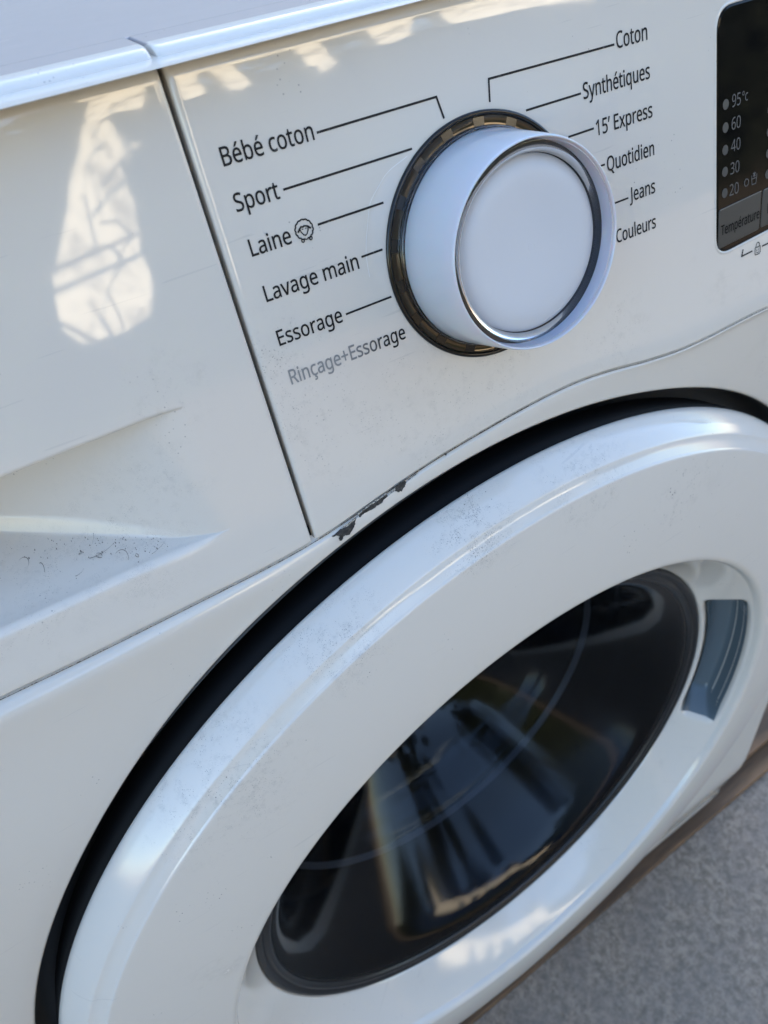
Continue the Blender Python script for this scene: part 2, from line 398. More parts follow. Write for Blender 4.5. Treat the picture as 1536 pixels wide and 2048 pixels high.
GLY = {
 'Bébé coton': '241,573 307,569 361,558 404,541 434,515 453,478 459,431 456,399 446,371 431,347 409,328 382,313 350,304 350,300 384,292 415,279 441,261 461,236 474,203 478,163 472,115 454,74 425,42 385,19 337,5 279,0 78,0 78,573;256,329 318,335 357,352 377,382 384,423 380,451 369,474 351,490 308,506 245,511 150,511 150,329;150,269 150,61 265,61 311,64 346,74 371,91 394,125 401,168 398,197 388,221 370,241 344,256 307,266 260,269;755,438 807,432 850,414 886,385 911,346 927,299 933,244 933,201 638,201 643,157 656,119 676,90 703,69 736,56 775,52 814,54 848,60 913,82 913,20 881,8 848,-1 813,-6 772,-8 715,-2 664,17 623,48 591,91 572,146 565,212 571,277 589,333 617,378 656,411 702,431;755,380 723,377 697,366 675,348 651,309 640,257 859,257 856,292 848,322 834,346 814,364 787,376;868,606 848,579 818,546 785,513 754,486 707,486 707,496 733,532 761,575 783,614 868,614;1112,461 1111,410 1108,373 1112,373 1134,398 1163,419 1199,432 1245,437 1295,431 1338,412 1374,381 1401,338 1417,283 1423,215 1417,147 1401,91 1374,48 1338,17 1295,-2 1245,-8 1199,-3 1163,10 1134,31 1112,55 1107,55 1092,0 1042,0 1042,609 1112,609;1233,379 1192,374 1161,361 1139,339 1123,308 1115,268 1112,217 1112,214 1119,144 1138,93 1161,69 1193,55 1235,51 1270,55 1299,69 1321,93 1337,126 1346,166 1350,216 1346,265 1337,306 1321,338 1299,360 1269,374;1701,438 1752,432 1796,414 1831,385 1857,346 1873,299 1878,244 1878,201 1584,201 1589,157 1601,119 1621,90 1648,69 1681,56 1721,52 1760,54 1794,60 1859,82 1859,20 1826,8 1794,-1 1759,-6 1718,-8 1660,-2 1610,17 1568,48 1537,91 1517,146 1511,212 1517,277 1534,333 1563,378 1601,411 1647,431;1700,380 1669,377 1642,366 1620,348 1597,309 1585,257 1804,257 1802,292 1793,322 1779,346 1759,364 1733,376;1814,606 1793,579 1763,546 1730,513 1699,486 1653,486 1653,496 1679,532 1706,575 1729,614 1814,614;2368,-8 2314,-2 2267,15 2227,45 2197,87 2178,143 2172,213 2178,284 2198,342 2229,385 2270,415 2318,432 2373,438 2405,436 2436,431 2464,424 2486,415 2464,356 2419,370 2371,376 2332,371 2300,358 2275,335 2258,303 2248,263 2245,213 2248,166 2258,126 2275,94 2299,71 2330,58 2367,53 2400,55 2429,60 2479,78 2479,15 2456,5 2431,-2 2402,-7;2954,216 2951,165 2940,121 2923,82 2900,51 2871,25 2837,7 2797,-4 2754,-8 2713,-4 2675,7 2642,25 2613,51 2589,82 2571,121 2560,165 2557,216 2563,282 2581,336 2610,380 2650,412 2699,431 2756,438 2811,431 2859,412 2899,380 2929,336 2948,282;2630,216 2633,169 2643,128 2660,95 2684,71 2716,56 2755,51 2795,56 2827,71 2851,95 2868,128 2878,169 2881,216 2878,263 2868,303 2851,335 2826,359 2795,374 2755,379 2715,374 2683,359 2659,335 2643,303 2633,263;3209,50 3242,53 3269,59 3269,5 3237,-4 3197,-8 3165,-5 3135,4 3109,20 3089,44 3076,79 3071,125 3071,375 3010,375 3010,409 3072,437 3100,528 3142,528 3142,430 3266,430 3266,375 3142,375 3142,127 3147,93 3161,69 3182,54;3729,216 3725,165 3715,121 3698,82 3675,51 3646,25 3611,7 3572,-4 3528,-8 3488,-4 3450,7 3416,25 3387,51 3364,82 3346,121 3335,165 3331,216 3337,282 3355,336 3385,380 3424,412 3473,431 3531,438 3586,431 3634,412 3674,380 3704,336 3723,282;3404,216 3407,169 3417,128 3434,95 3459,71 3491,56 3530,51 3570,56 3601,71 3626,95 3643,128 3653,169 3656,216 3653,263 3642,303 3625,335 3601,359 3569,374 3529,379 3489,374 3458,359 3434,335 3417,303 3407,263;4047,438 4094,434 4133,421 4164,401 4185,371 4199,330 4203,280 4203,0 4133,0 4133,275 4127,321 4110,353 4080,372 4037,379 3994,374 3961,361 3938,338 3918,289 3911,223 3911,0 3840,0 3840,430 3897,430 3908,371 3912,371 3928,392 3947,409 3970,422 3994,431 4020,436',
 'Sport': '403,153 396,106 378,66 348,35 307,11 257,-3 198,-8 137,-5 83,4 41,19 41,88 73,76 113,65 156,57 201,55 240,57 273,66 298,79 316,98 327,120 330,147 327,173 318,194 302,213 277,230 242,247 196,265 131,294 106,311 85,330 69,351 57,375 50,403 48,435 54,477 71,513 99,542 136,563 180,576 231,581 276,578 318,572 355,562 389,549 366,487 302,508 266,515 229,517 196,515 169,507 148,494 133,478 124,457 121,434 124,407 133,386 149,367 172,351 204,335 246,318 293,299 332,279 362,255 385,228 398,194;713,438 762,432 805,413 841,383 868,339 884,284 889,216 884,148 867,93 841,49 806,17 762,-2 712,-8 681,-6 654,1 630,11 610,24 579,55 574,55 577,20 579,-16 579,-192 508,-192 508,430 566,430 576,371 579,371 593,389 610,405 630,419 653,429 681,436;700,379 661,374 630,362 607,342 592,313 583,275 579,229 579,216 582,167 590,126 605,93 628,70 660,55 702,51 737,56 766,72 788,98 804,131 813,171 816,217 809,283 788,334 765,359 736,374;1375,216 1372,165 1361,121 1344,82 1321,51 1292,25 1258,7 1218,-4 1175,-8 1134,-4 1096,7 1063,25 1034,51 1010,82 992,121 981,165 978,216 984,282 1002,336 1031,380 1071,412 1120,431 1177,438 1232,431 1280,412 1320,380 1350,336 1369,282;1051,216 1054,169 1064,128 1081,95 1105,71 1137,56 1176,51 1216,56 1248,71 1272,95 1289,128 1299,169 1302,216 1299,263 1289,303 1272,335 1247,359 1216,374 1176,379 1136,374 1104,359 1080,335 1064,303 1054,263;1687,438 1713,437 1738,433 1729,368 1706,372 1682,374 1658,371 1635,363 1614,351 1595,334 1579,313 1567,289 1560,261 1557,229 1557,0 1487,0 1487,430 1545,430 1553,351 1556,351 1571,374 1589,395 1609,413 1633,426 1659,435;1962,50 1994,53 2022,59 2022,5 1990,-4 1949,-8 1917,-5 1887,4 1862,20 1841,44 1828,79 1824,125 1824,375 1763,375 1763,409 1824,437 1852,528 1894,528 1894,430 2018,430 2018,375 1894,375 1894,127 1899,93 1913,69 1935,54',
 'Laine': '78,0 78,573 150,573 150,64 400,64 400,0;651,437 699,433 738,422 767,403 788,375 801,338 805,293 805,0 754,0 740,61 737,61 718,40 699,22 678,9 654,-1 626,-6 593,-8 556,-5 523,6 496,23 475,48 462,80 457,119 463,159 480,192 508,219 547,238 599,251 663,257 736,259 736,285 730,330 713,359 685,375 647,380 614,378 583,370 526,347 504,400 535,414 571,426 610,434;672,208 604,200 561,182 538,155 530,119 536,87 552,66 577,53 609,49 659,56 699,79 719,103 731,134 735,172 735,210;1009,430 1009,0 938,0 938,430;974,591 989,588 1003,580 1012,566 1015,546 1012,526 1003,512 989,504 974,501 958,504 945,512 936,526 933,546 936,566 945,580 958,588;1352,438 1399,434 1438,421 1468,401 1490,371 1503,330 1508,280 1508,0 1438,0 1438,275 1432,321 1415,353 1385,372 1342,379 1299,374 1266,361 1243,338 1223,289 1216,223 1216,0 1145,0 1145,430 1202,430 1213,371 1217,371 1233,392 1252,409 1275,422 1299,431 1325,436;1807,438 1858,432 1902,414 1937,385 1963,346 1979,299 1984,244 1984,201 1690,201 1695,157 1707,119 1727,90 1754,69 1787,56 1827,52 1865,54 1899,60 1965,82 1965,20 1932,8 1900,-1 1865,-6 1824,-8 1766,-2 1716,17 1674,48 1643,91 1623,146 1617,212 1623,277 1640,333 1669,378 1707,411 1753,431;1806,380 1775,377 1748,366 1726,348 1703,309 1691,257 1910,257 1907,292 1899,322 1885,346 1865,364 1839,376',
 'Lavage main': '78,0 78,573 150,573 150,64 400,64 400,0;651,437 699,433 738,422 767,403 788,375 801,338 805,293 805,0 754,0 740,61 737,61 718,40 699,22 678,9 654,-1 626,-6 593,-8 556,-5 523,6 496,23 475,48 462,80 457,119 463,159 480,192 508,219 547,238 599,251 663,257 736,259 736,285 730,330 713,359 685,375 647,380 614,378 583,370 526,347 504,400 535,414 571,426 610,434;672,208 604,200 561,182 538,155 530,119 536,87 552,66 577,53 609,49 659,56 699,79 719,103 731,134 735,172 735,210;1033,0 870,430 945,430 1037,176 1051,137 1063,96 1071,63 1075,63 1084,96 1097,138 1111,176 1202,430 1277,430 1114,0;1508,437 1556,433 1595,422 1625,403 1646,375 1658,338 1662,293 1662,0 1611,0 1597,61 1594,61 1575,40 1556,22 1535,9 1511,-1 1483,-6 1450,-8 1413,-5 1381,6 1353,23 1332,48 1319,80 1314,119 1320,159 1337,192 1365,219 1405,238 1456,251 1520,257 1593,259 1593,285 1588,330 1570,359 1542,375 1504,380 1472,378 1440,370 1383,347 1362,400 1392,414 1428,426 1468,434;1529,208 1461,200 1418,182 1395,155 1387,119 1393,87 1409,66 1435,53 1466,49 1516,56 1557,79 1577,103 1589,134 1593,172 1593,210;1948,438 1988,434 2024,422 2056,402 2083,373 2087,373 2096,430 2152,430 2152,-7 2147,-63 2132,-109 2105,-146 2068,-172 2020,-187 1960,-192 1915,-191 1874,-186 1838,-177 1805,-165 1805,-100 1838,-114 1877,-125 1919,-132 1964,-134 1998,-130 2027,-119 2051,-101 2069,-77 2079,-48 2083,-13 2083,4 2083,32 2085,57 2082,57 2057,28 2026,8 1990,-4 1949,-8 1897,-2 1854,18 1818,51 1792,95 1777,149 1771,214 1777,278 1792,332 1818,377 1854,411 1897,431;1957,379 1924,374 1896,359 1874,336 1858,303 1848,262 1844,213 1848,165 1857,124 1874,92 1896,68 1925,54 1959,50 1990,52 2015,58 2036,69 2054,85 2067,105 2076,131 2082,161 2083,197 2083,214 2080,267 2070,309 2053,340 2029,362 1997,374;2455,438 2506,432 2550,414 2585,385 2611,346 2627,299 2632,244 2632,201 2338,201 2342,157 2355,119 2375,90 2402,69 2435,56 2475,52 2513,54 2547,60 2613,82 2613,20 2580,8 2548,-1 2513,-6 2472,-8 2414,-2 2364,17 2322,48 2291,91 2271,146 2265,212 2271,277 2288,333 2317,378 2355,411 2401,431;2454,380 2423,377 2396,366 2374,348 2351,309 2339,257 2558,257 2555,292 2547,322 2533,346 2513,364 2487,376;3421,438 3466,434 3502,421 3530,401 3550,371 3562,330 3566,280 3566,0 3496,0 3496,277 3491,321 3475,353 3448,372 3409,379 3371,374 3341,362 3320,342 3299,298 3293,237 3293,0 3223,0 3223,277 3221,308 3213,333 3201,353 3184,367 3162,376 3135,379 3096,374 3067,360 3045,338 3031,308 3023,269 3020,223 3020,0 2949,0 2949,430 3006,430 3017,371 3021,371 3036,392 3054,409 3075,422 3098,431 3122,436 3148,438 3193,433 3231,420 3259,398 3279,366 3283,366 3309,398 3342,420 3380,433;3862,437 3910,433 3949,422 3978,403 3999,375 4012,338 4016,293 4016,0 3965,0 3951,61 3948,61 3929,40 3910,22 3889,9 3865,-1 3837,-6 3804,-8 3767,-5 3734,6 3707,23 3686,48 3672,80 3668,119 3674,159 3690,192 3719,219 3758,238 3810,251 3874,257 3947,259 3947,285 3941,330 3924,359 3896,375 3858,380 3825,378 3794,370 3737,347 3715,400 3746,414 3782,426 3821,434;3883,208 3815,200 3772,182 3749,155 3741,119 3746,87 3763,66 3788,53 3820,49 3869,56 3910,79 3930,103 3942,134 3946,172 3946,210;4220,430 4220,0 4149,0 4149,430;4185,591 4200,588 4214,580 4223,566 4226,546 4223,526 4214,512 4200,504 4185,501 4169,504 4156,512 4147,526 4144,546 4147,566 4156,580 4169,588;4563,438 4610,434 4649,421 4679,401 4701,371 4714,330 4719,280 4719,0 4649,0 4649,275 4643,321 4626,353 4596,372 4553,379 4510,374 4477,361 4454,338 4433,289 4427,223 4427,0 4356,0 4356,430 4413,430 4423,371 4427,371 4444,392 4463,409 4485,422 4510,431 4536,436',
 'Essorage': '398,0 78,0 78,573 398,573 398,509 150,509 150,330 383,330 383,268 150,268 150,63 398,63;794,119 789,80 773,49 748,24 714,6 672,-4 622,-8 580,-6 545,-1 514,8 488,19 488,83 550,60 587,52 624,49 670,53 702,66 720,86 726,112 724,128 717,141 705,154 685,167 620,196 549,228 522,245 503,266 491,292 487,324 492,358 507,386 531,408 583,430 648,438 686,436 721,430 754,421 785,409 761,353 704,372 674,378 643,380 605,377 577,366 560,350 554,328 557,312 565,298 578,286 599,274 665,246 735,215 760,197 779,176 790,150;1178,119 1173,80 1157,49 1132,24 1098,6 1056,-4 1006,-8 965,-6 929,-1 898,8 872,19 872,83 934,60 971,52 1008,49 1054,53 1086,66 1104,86 1110,112 1108,128 1101,141 1089,154 1069,167 1004,196 933,228 906,245 887,266 875,292 871,324 876,358 891,386 915,408 967,430 1032,438 1070,436 1105,430 1138,421 1169,409 1145,353 1088,372 1058,378 1027,380 989,377 961,366 944,350 938,328 941,312 949,298 963,286 984,274 1049,246 1119,215 1144,197 1163,176 1174,150;1656,216 1652,165 1642,121 1625,82 1602,51 1573,25 1538,7 1499,-4 1455,-8 1415,-4 1377,7 1343,25 1314,51 1291,82 1273,121 1262,165 1258,216 1264,282 1282,336 1312,380 1351,412 1400,431 1458,438 1513,431 1561,412 1601,380 1631,336 1650,282;1331,216 1335,169 1344,128 1361,95 1386,71 1418,56 1457,51 1497,56 1528,71 1553,95 1570,128 1580,169 1583,216 1580,263 1569,303 1552,335 1528,359 1496,374 1456,379 1416,374 1385,359 1361,335 1344,303 1334,263;1968,438 1994,437 2018,433 2010,368 1987,372 1963,374 1939,371 1916,363 1895,351 1876,334 1860,313 1848,289 1841,261 1838,229 1838,0 1767,0 1767,430 1825,430 1833,351 1836,351 1851,374 1869,395 1890,413 1913,426 1939,435;2261,437 2309,433 2348,422 2378,403 2399,375 2411,338 2415,293 2415,0 2364,0 2350,61 2347,61 2328,40 2309,22 2288,9 2264,-1 2236,-6 2203,-8 2166,-5 2134,6 2106,23 2085,48 2072,80 2067,119 2073,159 2090,192 2118,219 2158,238 2209,251 2273,257 2346,259 2346,285 2341,330 2323,359 2295,375 2257,380 2225,378 2193,370 2136,347 2115,400 2145,414 2181,426 2221,434;2282,208 2214,200 2171,182 2148,155 2140,119 2146,87 2162,66 2188,53 2219,49 2269,56 2310,79 2330,103 2342,134 2346,172 2346,210;2701,438 2741,434 2777,422 2809,402 2836,373 2840,373 2849,430 2905,430 2905,-7 2900,-63 2885,-109 2858,-146 2821,-172 2773,-187 2713,-192 2668,-191 2628,-186 2591,-177 2558,-165 2558,-100 2591,-114 2630,-125 2672,-132 2717,-134 2751,-130 2780,-119 2804,-101 2822,-77 2832,-48 2836,-13 2836,4 2836,32 2838,57 2835,57 2810,28 2779,8 2743,-4 2702,-8 2650,-2 2607,18 2571,51 2545,95 2530,149 2524,214 2530,278 2545,332 2571,377 2607,411 2650,431;2711,379 2677,374 2649,359 2627,336 2611,303 2601,262 2597,213 2601,165 2610,124 2627,92 2649,68 2678,54 2712,50 2743,52 2768,58 2789,69 2807,85 2820,105 2829,131 2835,161 2836,197 2836,214 2833,267 2823,309 2806,340 2782,362 2750,374;3208,438 3259,432 3303,414 3338,385 3364,346 3380,299 3385,244 3385,201 3091,201 3095,157 3108,119 3128,90 3155,69 3188,56 3228,52 3266,54 3300,60 3366,82 3366,20 3333,8 3301,-1 3266,-6 3225,-8 3167,-2 3117,17 3075,48 3044,91 3024,146 3018,212 3024,277 3041,333 3070,378 3108,411 3154,431;3207,380 3176,377 3149,366 3127,348 3104,309 3092,257 3311,257 3308,292 3300,322 3286,346 3266,364 3240,376',
 'Rinçage+Essorage': '236,573 301,568 353,555 393,532 422,500 439,460 444,410 440,368 427,334 408,306 385,285 358,269 330,257 487,0 403,0 264,237 150,237 150,0 78,0 78,573;232,510 150,510 150,298 236,298 278,301 312,310 338,325 355,347 366,374 370,407 366,440 355,467 336,486 310,500 275,507;638,430 638,0 567,0 567,430;603,591 618,588 632,580 641,566 644,546 641,526 632,512 618,504 603,501 587,504 573,512 564,526 561,546 564,566 573,580 587,588;981,438 1028,434 1067,421 1097,401 1119,371 1132,330 1136,280 1136,0 1067,0 1067,275 1061,321 1043,353 1013,372 970,379 928,374 895,361 872,338 851,289 844,223 844,0 774,0 774,430 831,430 841,371 845,371 861,392 881,409 903,422 928,431 954,436;1442,-8 1388,-2 1340,15 1301,45 1271,87 1252,143 1245,213 1252,284 1272,342 1303,385 1344,415 1392,432 1447,438 1479,436 1510,431 1538,424 1560,415 1538,356 1493,370 1445,376 1406,371 1374,358 1349,335 1332,303 1322,263 1318,213 1322,166 1332,126 1349,94 1373,71 1404,58 1441,53 1474,55 1503,60 1553,78 1553,15 1530,5 1505,-2 1476,-7;1508,-111 1500,-146 1478,-171 1441,-187 1389,-192 1366,-191 1349,-188 1349,-144 1368,-147 1391,-148 1417,-146 1435,-141 1447,-130 1451,-113 1445,-95 1429,-83 1406,-74 1378,-69 1412,0 1459,0 1438,-43 1473,-55 1487,-65 1498,-77 1505,-92;1817,437 1865,433 1904,422 1933,403 1954,375 1967,338 1971,293 1971,0 1920,0 1906,61 1903,61 1884,40 1865,22 1844,9 1820,-1 1792,-6 1759,-8 1722,-5 1689,6 1662,23 1641,48 1628,80 1623,119 1629,159 1646,192 1674,219 1713,238 1765,251 1829,257 1902,259 1902,285 1896,330 1879,359 1851,375 1813,380 1780,378 1749,370 1692,347 1670,400 1701,414 1737,426 1776,434;1838,208 1770,200 1727,182 1704,155 1696,119 1702,87 1718,66 1743,53 1775,49 1825,56 1865,79 1885,103 1897,134 1901,172 1901,210;2257,438 2297,434 2333,422 2365,402 2391,373 2395,373 2405,430 2461,430 2461,-7 2456,-63 2440,-109 2414,-146 2377,-172 2329,-187 2269,-192 2224,-191 2183,-186 2146,-177 2114,-165 2114,-100 2147,-114 2185,-125 2228,-132 2273,-134 2307,-130 2336,-119 2360,-101 2377,-77 2388,-48 2391,-13 2391,4 2392,32 2394,57 2391,57 2365,28 2335,8 2299,-4 2257,-8 2206,-2 2162,18 2127,51 2101,95 2085,149 2080,214 2085,278 2101,332 2127,377 2162,411 2206,431;2266,379 2233,374 2205,359 2183,336 2166,303 2156,262 2153,213 2156,165 2166,124 2182,92 2205,68 2233,54 2268,50 2298,52 2324,58 2345,69 2362,85 2376,105 2385,131 2390,161 2392,197 2392,214 2389,267 2379,309 2362,340 2338,362 2306,374;2763,438 2815,432 2858,414 2894,385 2919,346 2935,299 2941,244 2941,201 2646,201 2651,157 2664,119 2684,90 2711,69 2744,56 2783,52 2822,54 2856,60 2921,82 2921,20 2889,8 2856,-1 2821,-6 2780,-8 2723,-2 2672,17 2631,48 2599,91 2580,146 2573,212 2579,277 2597,333 2626,378 2664,411 2710,431;2763,380 2731,377 2705,366 2683,348 2659,309 2648,257 2867,257 2864,292 2856,322 2842,346 2822,364 2795,376;3239,311 3399,311 3399,254 3239,254 3239,89 3181,89 3181,254 3022,254 3022,311 3181,311 3181,477 3239,477;3838,0 3518,0 3518,573 3838,573 3838,509 3590,509 3590,330 3824,330 3824,268 3590,268 3590,63 3838,63;4234,119 4229,80 4213,49 4188,24 4154,6 4112,-4 4063,-8 4021,-6 3985,-1 3955,8 3928,19 3928,83 3990,60 4027,52 4064,49 4110,53 4142,66 4160,86 4166,112 4164,128 4157,141 4145,154 4126,167 4060,196 3989,228 3963,245 3943,266 3931,292 3927,324 3932,358 3947,386 3972,408 4023,430 4088,438 4126,436 4162,430 4195,421 4225,409 4201,353 4144,372 4114,378 4083,380 4045,377 4017,366 4000,350 3994,328 3997,312 4005,298 4019,286 4040,274 4105,246 4175,215 4200,197 4219,176 4230,150;4618,119 4613,80 4597,49 4572,24 4538,6 4496,-4 4447,-8 4405,-6 4369,-1 4339,8 4312,19 4312,83 4374,60 4411,52 4448,49 4495,53 4526,66 4544,86 4550,112 4548,128 4541,141 4529,154 4510,167 4444,196 4373,228 4347,245 4327,266 4315,292 4311,324 4316,358 4331,386 4356,408 4407,430 4472,438 4510,436 4546,430 4579,421 4609,409 4585,353 4528,372 4498,378 4468,380 4429,377 4401,366 4384,350 4379,328 4381,312 4389,298 4403,286 4424,274 4489,246 4559,215 4584,197 4603,176 4614,150;5096,216 5093,165 5082,121 5065,82 5042,51 5013,25 4979,7 4939,-4 4896,-8 4855,-4 4817,7 4783,25 4755,51 4731,82 4713,121 4702,165 4698,216 4704,282 4723,336 4752,380 4791,412 4841,431 4898,438 4953,431 5001,412 5041,380 5071,336 5090,282;4771,216 4775,169 4785,128 4802,95 4826,71 4858,56 4897,51 4937,56 4969,71 4993,95 5010,128 5020,169 5023,216 5020,263 5010,303 4992,335 4968,359 4937,374 4897,379 4857,374 4825,359 4801,335 4785,303 4775,263;5408,438 5434,437 5459,433 5450,368 5427,372 5403,374 5379,371 5356,363 5335,351 5316,334 5300,313 5288,289 5281,261 5278,229 5278,0 5208,0 5208,430 5265,430 5273,351 5277,351 5292,374 5310,395 5330,413 5354,426 5380,435;5702,437 5750,433 5788,422 5818,403 5839,375 5851,338 5856,293 5856,0 5804,0 5791,61 5787,61 5769,40 5749,22 5728,9 5704,-1 5677,-6 5643,-8 5607,-5 5574,6 5546,23 5525,48 5512,80 5508,119 5513,159 5530,192 5558,219 5598,238 5650,251 5714,257 5787,259 5787,285 5781,330 5763,359 5735,375 5698,380 5665,378 5634,370 5577,347 5555,400 5586,414 5621,426 5661,434;5723,208 5655,200 5611,182 5588,155 5581,119 5586,87 5603,66 5628,53 5659,49 5709,56 5750,79 5770,103 5782,134 5786,172 5786,210;6141,438 6182,434 6218,422 6249,402 6276,373 6280,373 6289,430 6346,430 6346,-7 6340,-63 6325,-109 6299,-146 6261,-172 6213,-187 6153,-192 6109,-191 6068,-186 6031,-177 5998,-165 5998,-100 6031,-114 6070,-125 6112,-132 6157,-134 6191,-130 6220,-119 6244,-101 6262,-77 6272,-48 6276,-13 6276,4 6277,32 6278,57 6275,57 6250,28 6219,8 6183,-4 6142,-8 6090,-2 6047,18 6012,51 5986,95 5970,149 5965,214 5970,278 5986,332 6012,377 6047,411 6090,431;6151,379 6117,374 6089,359 6067,336 6051,303 6041,262 6038,213 6041,165 6051,124 6067,92 6089,68 6118,54 6152,50 6183,52 6209,58 6230,69 6247,85 6260,105 6269,131 6275,161 6277,197 6277,214 6273,267 6263,309 6246,340 6222,362 6190,374;6648,438 6699,432 6743,414 6778,385 6804,346 6820,299 6825,244 6825,201 6531,201 6536,157 6548,119 6568,90 6595,69 6628,56 6668,52 6707,54 6741,60 6806,82 6806,20 6773,8 6741,-1 6706,-6 6665,-8 6607,-2 6557,17 6515,48 6484,91 6464,146 6458,212 6464,277 6482,333 6510,378 6548,411 6595,431;6647,380 6616,377 6589,366 6567,348 6544,309 6532,257 6751,257 6749,292 6740,322 6726,346 6706,364 6680,376',
 'Coton': '323,517 280,513 241,502 206,482 178,456 155,423 139,383 129,337 125,286 131,220 147,164 175,117 213,83 262,62 322,55 359,57 394,62 460,78 460,15 427,5 393,-2 356,-7 312,-8 257,-4 208,8 166,28 130,56 101,90 78,131 56,203 49,287 53,349 67,406 89,456 120,499 159,534 206,559 261,575 324,581 367,578 409,572 448,561 482,547 453,486 394,508 360,515;949,216 945,165 935,121 918,82 895,51 866,25 831,7 792,-4 748,-8 707,-4 670,7 636,25 607,51 584,82 566,121 555,165 551,216 557,282 575,336 604,380 644,412 693,431 751,438 806,431 854,412 893,380 923,336 942,282;624,216 627,169 637,128 654,95 678,71 710,56 750,51 789,56 821,71 846,95 862,128 872,169 876,216 872,263 862,303 845,335 821,359 789,374 749,379 709,374 677,359 654,335 637,303 627,263;1204,50 1237,53 1264,59 1264,5 1232,-4 1192,-8 1159,-5 1130,4 1104,20 1083,44 1070,79 1066,125 1066,375 1005,375 1005,409 1067,437 1095,528 1136,528 1136,430 1261,430 1261,375 1136,375 1136,127 1141,93 1155,69 1177,54;1723,216 1720,165 1709,121 1692,82 1669,51 1640,25 1606,7 1566,-4 1523,-8 1482,-4 1444,7 1411,25 1382,51 1358,82 1340,121 1329,165 1326,216 1332,282 1350,336 1379,380 1419,412 1468,431 1525,438 1580,431 1628,412 1668,380 1698,336 1717,282;1399,216 1402,169 1412,128 1429,95 1453,71 1485,56 1524,51 1564,56 1596,71 1620,95 1637,128 1647,169 1650,216 1647,263 1637,303 1620,335 1595,359 1564,374 1524,379 1484,374 1452,359 1428,335 1412,303 1402,263;2042,438 2089,434 2128,421 2158,401 2180,371 2193,330 2197,280 2197,0 2128,0 2128,275 2122,321 2104,353 2074,372 2031,379 1989,374 1956,361 1933,338 1912,289 1905,223 1905,0 1835,0 1835,430 1892,430 1902,371 1906,371 1922,392 1942,409 1964,422 1989,431 2015,436',
